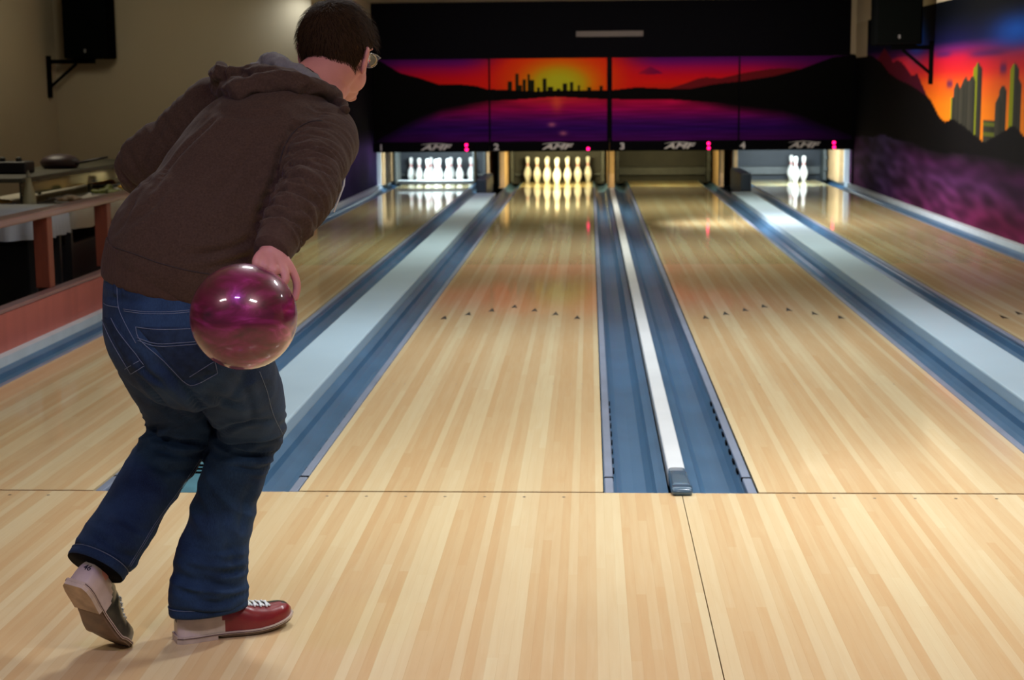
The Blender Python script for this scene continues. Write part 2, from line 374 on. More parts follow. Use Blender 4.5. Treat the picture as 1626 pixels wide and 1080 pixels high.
# right wall mural (y along the wall, z up)
MT1 = [(19.8, 1.70), (17.2, 1.80), (16.22, 1.79), (15.51, 1.68), (14.97, 1.55), (14.42, 1.47), (13.64, 1.40), (12.99, 1.32), (12.47, 1.24), (12.16, 1.12), (11.93, 1.04), (11.69, 1.01), (11.4, 1.05), (10.88, 0.99), (10.4, 0.91), (10.01, 0.85), (9.4, 0.95), (9.02, 1.03), (8.8, 1.0), (8.63, 0.95), (7.5, 0.8), (5, 1.0), (2, 1.2), (-3, 1.0)][::-1]
MT2 = [(15.9, 1.70), (15.31, 1.86), (14.9, 1.74), (14.74, 1.67), (14.45, 1.69), (14.18, 1.67), (13.86, 1.59), (13.55, 1.50), (13.22, 1.52), (12.97, 1.41), (12.6, 1.25), (12.5, 1.0)][::-1]
BLD = [(11.30, 11.50, 1.26, 1), (11.08, 11.34, 1.36, 0), (10.86, 11.08, 1.36, 0), (10.72, 10.95, 1.42, 0), (10.42, 10.72, 1.42, 0), (10.18, 10.52, 1.54, 2), (9.66, 10.06, 1.06, 3), (9.38, 9.66, 1.22, 0), (9.24, 9.52, 1.33, 0), (8.86, 9.14, 1.52, 2), (8.74, 8.95, 1.38, 0), (7.4, 7.7, 1.4, 1), (6.6, 6.8, 1.5, 2)]
def mural(y, z):
    mt = line_y(y, MT1)
    low = 0.70 if y < 13 else line_y(y, [(13, 0.70), (15.4, 0.77), (16.2, 0.72), (19, 0.7)])
    nn = noise.noise(Vector((y*0.9, z*2.2, 1.7))); n2 = noise.noise(Vector((y*1.2+z*6, z*9-y*1.5, 7.7)))
    low += 0.05*nn
    if y > 16.6 and z > 1.79: return (172, 158, 128)
    if z > mt:
        for a, b, t, k in BLD:
            if a <= y <= b:
                tt = t+(0.06*(1-abs((y-(a+b)/2)/((b-a)/2))) if k in (0, 2) else 0)
                if z <= tt:
                    f = (y-a)/(b-a)
                    if k == 2 and f > 0.55: return (120, 128, 20)
                    if k == 1 and f > 0.6: return (134, 134, 30)
                    if k == 3 and int(z*22) % 2 == 0: return (88, 96, 34)
                    return (38+20*f, 38+18*f, 32+14*f)
        if 12.5 < y < 15.9 and z < line_y(y, MT2): return mixc((96, 20, 42), (60, 14, 34), (15-y)/3)
        c = ramp(z, [(0.8, (222, 130, 20)), (1.2, (220, 112, 20)), (1.42, (212, 78, 24)), (1.54, (196, 34, 36)), (1.66, (178, 20, 48)), (1.76, (88, 22, 80)), (1.84, (14, 14, 50)), (2.0, (5, 8, 26)), (2.12, (2, 4, 10)), (2.26, (1, 3, 8))])
        if z < 1.72: c = mixc(c, (255, 60, 80), 0.6*exp(-((y-14.0)/1.0)**2-((z-1.64)/0.14)**2))
        c = mixc(c, (20, 90, 200), 1.0*exp(-((y-8.9)/0.9)**2-((z-1.86)/0.16)**2))
        c = mixc(c, (16, 80, 190), 0.9*exp(-((y-13.3)/0.45)**2-((z-1.93)/0.22)**2))
        for (cy_, cz_, sy, sz) in ((11.9, 1.71, 0.35, 0.03), (10.0, 1.68, 0.7, 0.035), (9.4, 1.53, 0.12, 0.05), (11.55, 1.40, 0.14, 0.04), (14.9, 1.75, 0.4, 0.04)):
            c = mixc(c, (66, 26, 84), 0.8*exp(-((y-cy_)/sy)**4-((z-cz_)/sz)**2))
        return tuple(max(0, q*(1+0.10*nn)) for q in c)
    if z > low: return (8+3*nn, 7+2*nn, 8+2*nn)
    t = (low-z)/0.7
    c = ramp(t, [(0, (20, 14, 20)), (0.16, (48, 20, 48)), (0.4, (66, 34, 70)), (0.75, (76, 36, 70)), (1.0, (90, 34, 72))])
    c = mixc(c, (70, 60, 108), 0.7*exp(-((y-15.5)/1.4)**2))
    c = mixc(c, (104, 20, 52), 0.6*exp(-((y-9.0)/2.2)**2-((z-0.1)/0.2)**2))
    return tuple(max(0, q*(1+0.55*n2)) for q in c)
o = painted('wall_mural', (XR-0.004, 19.4, 0.03), (0, -20.4, 0), (0, 0, 2.225), 620, 120, lambda u, v: mural(19.4-20.4*u, 0.03+2.225*v)); tag(o, 'airbrushed mural of green skyscrapers under an orange and blue sky', 'mural')
origin_to(o, (XR-0.004, 11, 0.03))
def mural_l(y, z):
    n2 = noise.noise(Vector((y*1.2, z*2.5, 2.2)))
    if z > 0.85: return (14, 12, 14)
    c = ramp(z, [(0.0, (40, 34, 70)), (0.35, (70, 56, 110)), (0.6, (70, 50, 108)), (0.85, (16, 13, 18))]); return tuple(max(0, q*(1+0.4*n2)) for q in c)
o = painted('wall_mural', (XL+0.004, 12.62, 0.03), (0, 6.85, 0), (0, 0, 2.225), 120, 70, lambda u, v: mural_l(12.62+6.85*u, 0.03+2.225*v)); tag(o, 'dark mural with violet haze on the wall beside the leftmost lane', 'mural')
origin_to(o, (XL+0.004, 16, 0.03))

# ------------------------------------------------------------------ lanes
LN = ['leftmost wooden lane, beside the low red-brown wall and railing', 'second lane from the left, ending at the full rack of yellow-lit pins', 'third lane from the left, its pin deck empty', 'rightmost lane, beside the mural wall, with three pins standing']
for i, (x0, x1) in enumerate(LANES):
    t = thing('bowling_lane', LN[i], 'bowling lane', ((x0+x1)/2, 0, 0), 'bowling lanes')
    xc = (x0+x1)/2
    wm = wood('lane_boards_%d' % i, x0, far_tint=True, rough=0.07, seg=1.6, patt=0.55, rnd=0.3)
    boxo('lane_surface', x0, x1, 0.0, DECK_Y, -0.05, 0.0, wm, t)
    for k in range(7):
        ax = xc+(k-3)*0.1351; ay = 4.80-abs(k-3)*0.17
        bq = BM(); vs = [bq.verts.new((ax+a, ay+b, 0.0006)) for a, b in ((-0.021, -0.08), (0.0, -0.05), (0.021, -0.08), (0.0, 0.09))]
        bq.faces.new(vs); obj('lane_arrow', bq, M_arrow, t)
    for k in (3, 5, 8, 11, 14, 39-14, 39-11, 39-8, 39-5, 39-3):
        bq = BM(); bmesh.ops.create_circle(bq, cap_ends=True, segments=12, radius=0.005, matrix=Matrix.Translation((x0+(k)*BW, 2.05, 0.0006))); obj('lane_dot', bq, M_dot, t)

def gutter(x0, x1, label, rail_left=True, rail_right=False):
    """x0..x1; the bumper rail runs next to the lane"""
    t = thing('gutter', label, 'gutter', ((x0+x1)/2, 0, -0.08), 'gutters beside the lanes')
    W = x1-x0; prof = []
    raw = [(0.0, -0.012), (0.10, -0.014), (0.16, -0.030), (0.20, -0.060), (0.30, -0.078), (0.5, -0.086), (0.70, -0.078), (0.80, -0.060), (0.84, -0.036), (0.93, -0.030), (1.0, -0.024)]
    if not rail_left: raw = [(1-a, z) for a, z in raw][::-1]
    bm = BM(); ys = [0.0, 4, 8, 12, 16, 19.3]; rows = []
    for y in ys: rows.append([bm.verts.new((x0+a*W, y, z)) for a, z in raw])
    for y in ys[::-1][:0]: pass
    for a in range(len(ys)-1):
        for k in range(len(raw)-1): bm.faces.new((rows[a][k], rows[a][k+1], rows[a+1][k+1], rows[a+1][k]))
    ch = obj('channel', bm, M_gut, t, False)
    sol = ch.modifiers.new('s', 'SOLIDIFY'); sol.thickness = 0.004; sol.offset = -1
    e = x0+0.003 if rail_left else x1-0.003; s = 1 if rail_left else -1
    for ya, yb in ((0.002, 0.21), (0.235, 17.4)):
        bq = BM(); bx = [(e, 0), (e+s*0.030, 0)]
        ra, rb = sorted((e, e+s*0.031)); box(bq, ra, rb, ya, yb, -0.016, -0.0015, 0, 0.004)
        obj('bumper_rail', bq, M_rail, t)
    ra, rb = sorted((e, e+s*0.033)); boxo('rail_joint', ra, rb, 0.2105, 0.2345, -0.015, -0.004, M_black, t)
    for k in range(9):
        y = 0.35+k*0.16; cx = e+s*0.035; boxo('rail_clip', cx-0.002, cx+0.003, y, y+0.05, -0.022, -0.010, M_black, t)
    return t
g = 0.2288
gutter(-2.014, -1.782, 'blue gutter between the low red-brown wall and the leftmost lane', rail_left=False)
gutter(-0.722, -0.495, 'blue gutter just right of the leftmost lane, behind the bowler', rail_left=True)
gutter(-0.230, -0.003, 'blue gutter left of the second lane, next to the wide white cap', rail_left=False)
gutter(1.057, 1.283, 'blue gutter right of the second lane, left of the narrow white divider', rail_left=True)
gutter(1.358, 1.5836, 'blue gutter left of the third lane, right of the narrow white divider', rail_left=False)
gutter(2.6437, 2.87, 'blue gutter right of the third lane, left of the right-hand wide cap', rail_left=True)
gutter(3.136, 3.363, 'blue gutter left of the rightmost lane, beside the right-hand wide cap', rail_left=False)
gutter(4.423, 4.655, 'blue gutter between the rightmost lane and the mural wall', rail_left=True)

def track_cap(x0, x1, z, y1, label, yc, w_end):
    t = thing('track_cap', label, 'track cover', ((x0+x1)/2, 0, -0.1))
    boxo('cover', x0, x1, yc, y1, -0.05, z, M_cap if x1-x0 > 0.1 else M_div, t, 0.008)
    return t
for (x0, x1, lb, lb2) in ((-0.495, -0.232, 'wide white ball-return cover left of the second lane', 'blue-grey ball-return box at the far end of the left wide cover'), (2.872, 3.134, 'wide white ball-return cover between the third lane and the rightmost lane', 'blue-grey ball-return box at the far end of the right wide cover')):
    t = track_cap(x0, x1, 0.034, 15.85, lb, 0.30, 0)
    bq = BM(); prof = [(0.30, 0.040), (0.20, 0.034), (0.08, 0.018), (0.0, 0.004), (-0.035, 0.001)]
    rws = [[bq.verts.new((xx, y, z)) for xx, z in ((x0+0.001, -0.004 if y < 0 else -0.05), (x0+0.004, zt-0.004 if zt > 0.006 else zt), (x0+0.02, zt), (x1-0.02, zt), (x1-0.004, zt-0.004 if zt > 0.006 else zt), (x1-0.001, -0.004 if y < 0 else -0.05))] for y, zt in prof]
    for v in rws[-1]+rws[-2]:
        v.co.z = max(v.co.z, 0.0008) if v.co.y < 0 else v.co.z
    for a in range(len(rws)-1):
        for k in range(5): bq.faces.new((rws[a][k], rws[a][k+1], rws[a+1][k+1], rws[a+1][k]))
    bq.faces.new(rws[0]); bq.faces.new(rws[-1][::-1])
    e = obj('end_cap', bq, mat('teal_end_cap', srgb(70, 122, 136), 0.35, var=(14, 0.25)), t)
    for k in range(3): boxo('vent_slot', x0+0.06, x1-0.08, 0.14+0.035*k, 0.148+0.035*k, 0.022+0.005*k, 0.032+0.005*k, M_black, e)
    # ball-return box where the cover meets the pin deck
    h = thing('ball_return_box', lb2, 'ball return', ((x0+x1)/2, 16.4, -0.05))
    hx0, hx1, hz = ((x0+0.005, x0+0.14, 0.215) if x0 < 0 else (x1-0.145, x1-0.005, 0.275))
    boxo('housing', hx0, hx1, 15.86, 17.40, -0.05, hz, mat('slate_blue_box', srgb(60, 78, 94), 0.45, var=(5, 0.15)), h, 0.02)
    boxo('front_lip', hx0, hx1, 15.853, 15.86, -0.05, 0.06, mat('slate_blue_dark', srgb(44, 58, 72), 0.5), h, 0.006)
t = thing('lane_divider', 'narrow white divider between the two middle lanes, blue cap at its near end', 'lane divider', (1.3205, 0, -0.1))
boxo('divider_rail', 1.290, 1.354, 0.27, 17.40, -0.05, 0.006, M_div, t, 0.006)
bq = BM()
S = [((1.3225, 0.315, -0.012), 0.031, 0.024), ((1.3225, 0.22, -0.008), 0.033, 0.030), ((1.3225, 0.10, -0.006), 0.0335, 0.032), ((1.3225, 0.02, -0.005), 0.0335, 0.032), ((1.3225, -0.0005, -0.004), 0.033, 0.030)]
tube(bq, [(c, a, b, (1, 0, 0)) for c, a, b in S], 28, True, 0, 5)
e = obj('end_cap', bq, M_bluecap, t, True)
bq = BM(); tube(bq, [((1.3225, -0.0015, 0.014), 0.036, 0.0135, (1, 0, 0)), ((1.3225, -0.04, 0.0135), 0.036, 0.0128, (1, 0, 0)), ((1.3225, -0.056, 0.010), 0.032, 0.009, (1, 0, 0))], 24, True, 0, 4.0); obj('cap_nose', bq, M_bluecap, e, True)
# outer ledges
tag(boxo('trim_1', XL+0.0, -2.016, 0.0, PIT_Y, -0.06, 0.028, M_ledge), kind='structure')
tag(boxo('trim_2', 4.657, XR-0.0, 0.0, PIT_Y, -0.06, 0.028, M_ledge), kind='structure')
# a few paint drips / dust lumps on the right ledge are part of its surface

# ------------------------------------------------------------------ pin decks
M_kick = mat('tan_kickback', srgb(208, 170, 122), 0.45, var=(8, 0.15))
M_kw = mat('white_kickback_edge', srgb(225, 232, 235), 0.4)
M_mach = mat('dark_machine', srgb(58, 62, 60), 0.5, var=(9, 0.3))
M_pinw = mat('pin_white', (0.86, 0.85, 0.80), 0.22, coat=0.6)
M_pinr = mat('pin_red', (0.72, 0.02, 0.03), 0.25, coat=0.6)
KB = [(-2.10, -2.018, 'leftmost lane side board with a white front edge, against the wall'), (-0.495, -0.435, 'side board right of the leftmost pin deck'), (-0.300, -0.215, 'orange-lit side board left of the full yellow rack'), (1.270, 1.365, 'side board between the two middle pin decks'), (2.86, 2.93, 'side board right of the empty pin deck'), (3.055, 3.125, 'side board left of the three standing pins'), (4.60, 4.716, 'rightmost side board with a white front edge, by the mural')]
for j, (x0, x1, lb) in enumerate(KB):
    if j == 0: x0 = XL+0.006
    t = thing('kickback_board', lb, 'side board', ((x0+x1)/2, 17.8, 0), 'boards dividing the pin decks')
    y0 = 17.82
    if j == 0:
        boxo('board', x0, x1+0.045, y0+0.05, 19.3, 0.03, 0.64, M_kick, t); boxo('front_edge', x0, x1+0.01, y0, y0+0.045, 0.03, 0.64, M_kw, t)
    elif j == 6:
        boxo('board', x0-0.02, x1-0.004, y0+0.05, 19.3, 0.03, 0.64, M_kick, t); boxo('front_edge', x0+0.04, x1-0.004, y0, y0+0.045, 0.03, 0.64, M_kw, t)
    else:
        boxo('board', x0, x1, y0, 19.3, -0.02, 0.64, M_kick, t)
        boxo('inner_strip', x0-0.004, x0+0.012, y0-0.006, y0-0.001, 0.0, 0.60, M_mach, t)

def tube_lamp(xc, half, col, strength, power, label):
    t = thing('pin_light', label, 'lamp', (xc, MASK_Y+0.05, 0.56), 'tubes lighting the pins')
    m = mat('glow_%s' % label[:9], (1, 1, 1), 0.4, emit=(col, strength))
    bq = BM(); tube(bq, [((xc-half, MASK_Y+0.085, 0.547), 0.013, 0.013, (0, 0, 1)), ((xc+half, MASK_Y+0.085, 0.547), 0.013, 0.013, (0, 0, 1))], 12)
    obj('tube', bq, m, t, True)
    boxo('reflector', xc-half-0.02, xc+half+0.02, MASK_Y+0.055, MASK_Y+0.115, 0.564, 0.575, M_kw, t)
    for s in (-1, 1): boxo('socket', xc+s*(half+0.012)-0.01, xc+s*(half+0.012)+0.01, MASK_Y+0.068, MASK_Y+0.102, 0.530, 0.563, M_kw, t)
    o = area('pin_glow', (xc, MASK_Y+0.10, 0.55), (0, 0, 0), 2*half, 0.02, power, col, 165); aim(o, (xc, 18.8, 0.08))
cool, warm = (0.72, 0.9, 1.0), (1.0, 0.86, 0.42)
tube_lamp(-1.15, 0.32, cool, 40, 40, 'cool white tube lamp above the leftmost pin deck')
tube_lamp(0.56, 0.27, warm, 30, 28, 'warm yellow tube lamp above the second pin deck')
tube_lamp(2.12, 0.27, warm, 26, 10, 'warmer dim tube lamp above the empty pin deck')
tube_lamp(3.90, 0.27, cool, 40, 40, 'cooler white tube lamp above the rightmost pin deck')

PL = ['pinsetter machine behind the leftmost lane, its sweep bar lowered', 'pinsetter machine behind the full yellow-lit rack', 'pinsetter machine behind the empty pin deck', 'pinsetter machine behind the three standing pins']
for i, (x0, x1) in enumerate(LANES):
    a, b = x0-0.20, x1+0.20
    if i == 0: a = x0-0.18
    if i == 3: b = x1+0.15
    t = thing('pinsetter', PL[i], 'pinsetter', ((x0+x1)/2, 19.35, 0), 'pinsetter machines')
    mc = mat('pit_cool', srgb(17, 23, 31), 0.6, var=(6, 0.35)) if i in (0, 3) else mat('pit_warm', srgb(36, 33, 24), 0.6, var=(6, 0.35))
    boxo('pit_curtain', a, b, 19.34, 19.37, -0.05, 0.60, mc, t)
    boxo('curtain_beam', a, b, 19.27, 19.335, 0.075, 0.20 if i in (2, 3) else 0.12, mat('machine_grey', srgb(62, 64, 62), 0.5, var=(10, 0.2)), t, 0.01)
    boxo('top_plate', a, b, 17.75, 19.30, 0.60, 0.63, M_black, t)
    for s in (0, 1):
        xx = a+0.012 if s == 0 else b-0.07
        boxo('side_frame', xx, xx+0.05, 18.9, 19.25, 0.0, 0.55, M_mach, t, 0.008)
        if i in (2, 3):
            for zz in (0.15, 0.32, 0.46): boxo('bracket', xx-0.006, xx+0.056, 18.86, 18.895, zz, zz+0.05, M_mach, t)
    if i == 0:
        boxo('sweep_bar', x0+0.0, x1+0.04, 17.93, 17.97, 0.028, 0.082, mat('sweep_black', (0.02, 0.022, 0.024), 0.4), t, 0.004)
        boxo('sweep_top', x0+0.0, x1+0.04, 17.935, 17.965, 0.083, 0.094, M_kw, t)
        for xx in (x0-0.03, x1+0.05): boxo('sweep_arm', xx-0.012, xx+0.012, 17.94, 18.5, 0.04, 0.52, M_mach, t, 0.004)

# pins
prof = [(0.0258, 0.0), (0.0286, 0.004), (0.036, 0.025), (0.0475, 0.057), (0.0565, 0.086), (0.0605, 0.114), (0.0585, 0.143), (0.049, 0.180), (0.0365, 0.205), (0.0285, 0.225), (0.0240, 0.243), (0.0228, 0.254), (0.0234, 0.268), (0.0250, 0.285), (0.0280, 0.305), (0.0312, 0.325), (0.0323, 0.342), (0.0305, 0.358), (0.0245, 0.371), (0.0135, 0.379), (0.002, 0.381)]
sp = spline(prof, 3); me_pin = None
rows_names = [(0, 0), (1, -.5), (1, .5), (2, -1), (2, 0), (2, 1), (3, -1.5), (3, -.5), (3, .5), (3, 1.5)]
pos_txt = ['at the front point of the triangle', 'second row left', 'second row right', 'third row left', 'third row middle', 'third row right', 'back row far left', 'back row second from left', 'back row second from right', 'back row far right']
def place_pin(lane, k):
    global me_pin
    x0, x1 = LANES[lane]; r, s = rows_names[k]
    if me_pin is None:
        bq = BM(); lathe(bq, sp, 28, mi=lambda z: 1 if (0.238 < z < 0.252 or 0.262 < z < 0.276) else 0)
        o = obj('bowling_pin', bq, [M_pinw, M_pinr], None, True); me_pin = o.data
    else:
        o = bpy.data.objects.new('bowling_pin', me_pin); COL.objects.link(o)
    o.location = ((x0+x1)/2+s*0.3048, 18.29+r*0.264, 0.0)
    o.rotation_euler = (0, 0, random.uniform(0, 6))
    side = {0: 'leftmost lane behind the sweep bar', 1: 'yellow-lit second lane', 3: 'rightmost lane'}[lane]
    if lane == 3: lb = {2: 'white bowling pin standing nearest of the three on the rightmost lane', 5: 'white bowling pin, rightmost of the three on the rightmost lane', 8: 'white bowling pin, leftmost and farthest of the three on the rightmost lane'}[k]
    else: lb = 'white pin %s, %s' % (pos_txt[k], side)
    tag(o, lb, 'bowling pin', 'bowling pins')
for k in range(10): place_pin(0, k)
for k in range(10): place_pin(1, k)
for k in (2, 5, 8): place_pin(3, k)

# ------------------------------------------------------------------ speakers on brackets
M_spk = mat('speaker_black', (0.003, 0.0032, 0.003), 0.9, spec=0.0); M_grl = mat('speaker_grille', (0.0025, 0.003, 0.0025), 0.95, spec=0.0, bump=(300, 0.5, 0.002))
def speaker(xw, s, yb, zb, x0, x1, lb, lb2):
    t = thing('wall_speaker', lb, 'loudspeaker', ((x0+x1)/2, yb, zb+0.02))
    boxo('cabinet', x0, x1, yb-0.17, yb+0.19, zb+0.022, zb+0.70, M_spk, t, 0.012)
    boxo('grille', x0+0.02, x1-0.02, yb-0.182, yb-0.171, zb+0.05, zb+0.68, M_grl, t, 0.004)
    xc = (x0+x1)/2; boxo('badge', xc-0.012, xc+0.012, yb-0.186, yb-0.183, zb+0.085, zb+0.125, mat('badge_grey', (0.12, 0.12, 0.11), 0.4), t)
    k = thing('speaker_bracket', lb2, 'wall bracket', (xw, yb, zb))
    pa, pb = sorted((xw, xw+s*0.04)); boxo('wall_plate', pa, pb, yb-0.03, yb+0.03, zb-0.40, zb+0.06, M_spk, k)
    aa, ab = sorted((xw+s*0.041, xw+s*(abs(x0+x1)/2 and abs((x0+x1)/2-xw)+0.05))); boxo('arm', aa, ab, yb-0.022, yb+0.022, zb-0.028, zb+0.018, M_spk, k, 0.004)
    bq = BM(); tube(bq, [((xw+s*0.03, yb, zb-0.28), 0.017, 0.017, (0, 1, 0)), ((xw+s*0.33, yb, zb-0.03), 0.017, 0.017, (0, 1, 0))], 8); obj('brace', bq, M_spk, k)
speaker(4.716, -1, 12.4, 1.80, 4.07, 4.56, 'black wall loudspeaker hanging in front of the mural on the right', 'black triangular bracket holding the loudspeaker on the mural wall')
speaker(-4.97, 1, 12.3, 1.73, -4.72, -4.24, 'black wall loudspeaker at upper left on the beige wall', 'black triangular bracket holding the loudspeaker on the beige wall')

# ------------------------------------------------------------------ low wall and railing beside the leftmost lane
M_rb = mat('red_brown_panel', srgb(178, 96, 84), 0.5, var=(3, 0.12), scale=(1, 3, 0.3))
M_post = mat('dark_red_wood', srgb(126, 62, 42), 0.45, var=(4, 0.2), scale=(6, 6, 1))
M_hr = mat('varnished_handrail', srgb(142, 106, 104), 0.3, var=(3, 0.15), coat=0.4)
t = thing('low_wall', 'low red-brown panelled wall running along the leftmost lane', 'low wall', (XL-0.03, 6, 0))
boxo('panel', XL-0.05, XL-0.001, 0.02, 12.59, -0.10, 0.232, M_rb, t)
boxo('top_rail', XL-0.065, XL+0.006, 0.02, 12.59, 0.233, 0.255, M_hr, t, 0.005)
t = thing('railing', 'red-brown wooden railing with square posts on the low wall', 'railing', (XL-0.1, 6, 0.27), None)
for k in range(10):
    y = 1.41+k*1.16; boxo('post', XL-0.135, XL-0.05, y, y+0.09, 0.2555, 0.665, M_post, t, 0.004)
boxo('handrail', XL-0.155, XL-0.035, 0.3, 12.59, 0.666, 0.71, M_hr, t, 0.012)

# ------------------------------------------------------------------ buffet behind the railing
tag(boxo('floor', -4.97, XL-0.06, 0.0, 12.6, -0.108, -0.09, mat('side_floor', (0.02, 0.017, 0.014), 0.8)), kind='structure')
def cloth_table(x0, x1, y0, y1, zt, drop, label, lab2, tex):
    t = thing('buffet_table', label, 'table', ((x0+x1)/2, (y0+y1)/2, -0.09), 'buffet tables')
    boxo('tabletop', x0+0.01, x1-0.01, y0+0.01, y1-0.01, zt-0.04, zt-0.006, mat('table_dark', (0.03, 0.022, 0.017), 0.6), t)
    for a in (x0+0.06, x1-0.06):
        for b in (y0+0.06, y1-0.06): boxo('leg', a-0.02, a+0.02, b-0.02, b+0.02, -0.09, zt-0.041, mat('table_leg', (0.02, 0.02, 0.02), 0.5), t)
    # cloth with a wavy hanging edge
    bq = BM(); loop = []
    n = 60
    P = []
    for i in range(n): P.append((x0+(x1-x0)*i/n, y0, 0, -1))
    for i in range(n): P.append((x1, y0+(y1-y0)*i/n, 1, 0))
    for i in range(n): P.append((x1-(x1-x0)*i/n, y1, 0, 1))
    for i in range(n): P.append((x0, y1-(y1-y0)*i/n, -1, 0))
    top = [bq.verts.new((p[0], p[1], zt)) for p in P]
    mid = [bq.verts.new((p[0]+p[2]*(0.010+0.006*sin(k*0.9)), p[1]+p[3]*(0.010+0.006*sin(k*0.9)), zt-drop*0.4)) for k, p in enumerate(P)]
    low = [bq.verts.new((p[0]+p[2]*(0.016+0.014*sin(k*0.9)), p[1]+p[3]*(0.016+0.014*sin(k*0.9)), zt-drop+0.006*sin(k*0.35))) for k, p in enumerate(P)]
    bq.faces.new(top)
    for A, B in ((top, mid), (mid, low)):
        for k in range(len(P)): bq.faces.new((A[k], A[(k+1) % len(P)], B[(k+1) % len(P)], B[k]))
    c = obj('tablecloth', bq, tex, None, True); origin_to(c, ((x0+x1)/2, (y0+y1)/2, zt)); tag(c, lab2, 'tablecloth', 'white buffet tablecloths')
    return t
M_cl = mat('white_cloth', srgb(190, 198, 208), 0.8, bump=(30, 0.3, 0.004)); M_cl2 = mat('ivory_cloth', srgb(178, 172, 156), 0.8, bump=(20, 0.4, 0.006))
cloth_table(-3.6, -2.42, 4.42, 5.02, 0.655, 0.185, 'near buffet table under a bluish white cloth, left edge of the photo', 'bluish white cloth over the near buffet table, left edge of the photo', M_cl)
cloth_table(-3.5, -2.44, 5.2, 8.6, 0.60, 0.13, 'long buffet table under an ivory cloth behind the railing', 'ivory cloth over the long buffet table behind the railing', M_cl2)
M_blk = mat('dark_goods', (0.012, 0.012, 0.014), 0.5)
o = boxo('storage_crate', -3.2, -2.55, 5.35, 7.4, -0.09, 0.36, M_blk, None, 0.02); tag(o, 'big black box stored under the long buffet table', 'box'); origin_to(o, (-2.9, 6.4, -0.09))
# sneeze-guard shelf over the table
M_mtl = mat('dull_metal', srgb(70, 68, 54), 0.5, metal=0.2, var=(5, 0.2)); M_glass = mat('dark_glass', srgb(50, 50, 38), 0.12, var=(2, 0.2))
t = thing('serving_shelf', 'dull metal shelf on thin posts over the long buffet table', 'shelf', (-3.1, 6.9, 0.60))
boxo('shelf_board', -3.3, -2.82, 5.3, 8.5, 0.780, 0.810, M_mtl, t, 0.005)
boxo('front_panel', -2.835, -2.825, 5.3, 8.4, 0.69, 0.777, M_glass, t)
for y in (5.4, 6.9, 8.3):
    for x in (-2.86, -3.26): boxo('shelf_post', x-0.012, x+0.012, y, y+0.024, 0.602, 0.779, M_mtl, t)
# frying pan on the shelf
t = thing('frying_pan', 'dark pan with a long handle pointing right on the metal shelf', 'pan', (-3.03, 6.75, 0.811))
bq = BM(); lathe(bq, [(0.115, 0.0), (0.135, 0.012), (0.15, 0.05), (0.12, 0.085), (0.06, 0.105), (0.005, 0.11)], 28, (-3.03, 6.75, 0.811)); obj('pan_body', bq, mat('pan_dark', srgb(56, 40, 44), 0.45), t, True)
bq = BM(); tube(bq, [((-2.91, 6.72, 0.845), 0.022, 0.012, (0, 1, 0)), ((-2.78, 6.70, 0.870), 0.02, 0.010, (0, 1, 0)), ((-2.64, 6.68, 0.895), 0.014, 0.009, (0, 1, 0))], 12); obj('handle', bq, mat('pan_handle', srgb(34, 24, 26), 0.5), t, True)
t = thing('grill_box', 'low black box with knobs on the metal shelf, left of the pan', 'appliance', (-3.13, 6.0, 0.811))
boxo('body', -3.29, -3.0, 5.9, 6.1, 0.811, 0.895, M_blk, t, 0.012)
for x in (-3.2, -3.08):
    bq = BM(); lathe(bq, [(0.022, 0), (0.022, 0.02), (0.012, 0.03)], 14, (x, 6.0, 0.896)); obj('knob', bq, mat('knob_dark', (0.03, 0.035, 0.03), 0.5), t, True)
t = thing('squeeze_bottle', 'tall cream-coloured tapering bottle standing on the buffet below the pan', 'bottle', (-2.66, 4.95, 0.656))
t.location = (-2.60, 5.35, 0.601)
bq = BM(); lathe(bq, [(0.040, 0), (0.044, 0.01), (0.044, 0.07), (0.034, 0.12), (0.022, 0.17), (0.015, 0.21)], 24, (-2.78, 5.33, 0.601)); obj('bottle_body', bq, mat('bottle_cream', srgb(170, 168, 136), 0.4), t, True)
bq = BM(); lathe(bq, [(0.016, 0.2105), (0.014, 0.23), (0.008, 0.25), (0.004, 0.262)], 16, (-2.78, 5.33, 0.601)); obj('nozzle', bq, mat('bottle_tip', srgb(150, 150, 130), 0.4), t, True)
t.location = (-2.78, 5.33, 0.601)
for c in t.children: c.matrix_parent_inverse = Matrix.Translation(-t.location)
def dish(x, y, z, r, food, nm, label, cat, seed):
    t = thing(nm, label, cat, (x, y, z), 'dishes on the buffet')
    bq = BM(); lathe(bq, [(r*0.6, 0.0), (r*0.7, 0.004), (r*0.95, 0.022), (r, 0.028), (r*0.96, 0.030), (r*0.7, 0.012), (r*0.05, 0.010)], 32, (x, y, z)); obj('dish', bq, mat('dish_white', srgb(176, 176, 170), 0.35), t, True)
    rr = random.Random(seed); bq = BM()
    for k in range(26):
        a = rr.uniform(0, 6.28); q = rr.uniform(0, r*0.72); s = rr.uniform(0.12, 0.24)*r
        ell(bq, (x+q*cos(a), y+q*sin(a), z+0.026+rr.uniform(0, 0.28)*r*(1-q/r)), (s, s*0.8, s*0.55), None, 10, 6)
    me = fuse(bq, 0.008, 2); fo = link('food', me, food, t, True); fo['kind'] = 'stuff'
M_f1 = mat('yellow_food', srgb(176, 136, 30), 0.6, var=(30, 0.5)); M_f2 = mat('green_food', srgb(92, 98, 30), 0.6, var=(30, 0.5)); M_f3 = mat('brown_food', srgb(104, 74, 30), 0.6, var=(25, 0.5)); M_f4 = mat('orange_food', srgb(190, 128, 26), 0.6, var=(25, 0.4))
dish(-3.08, 5.55, 0.601, 0.12, M_f1, 'food_dish', 'round dish heaped with yellow food, left of the cream bottle', 'dish', 1)
dish(-2.62, 5.75, 0.601, 0.13, M_f3, 'food_dish', 'round dish of brown food just right of the cream bottle', 'dish', 2)
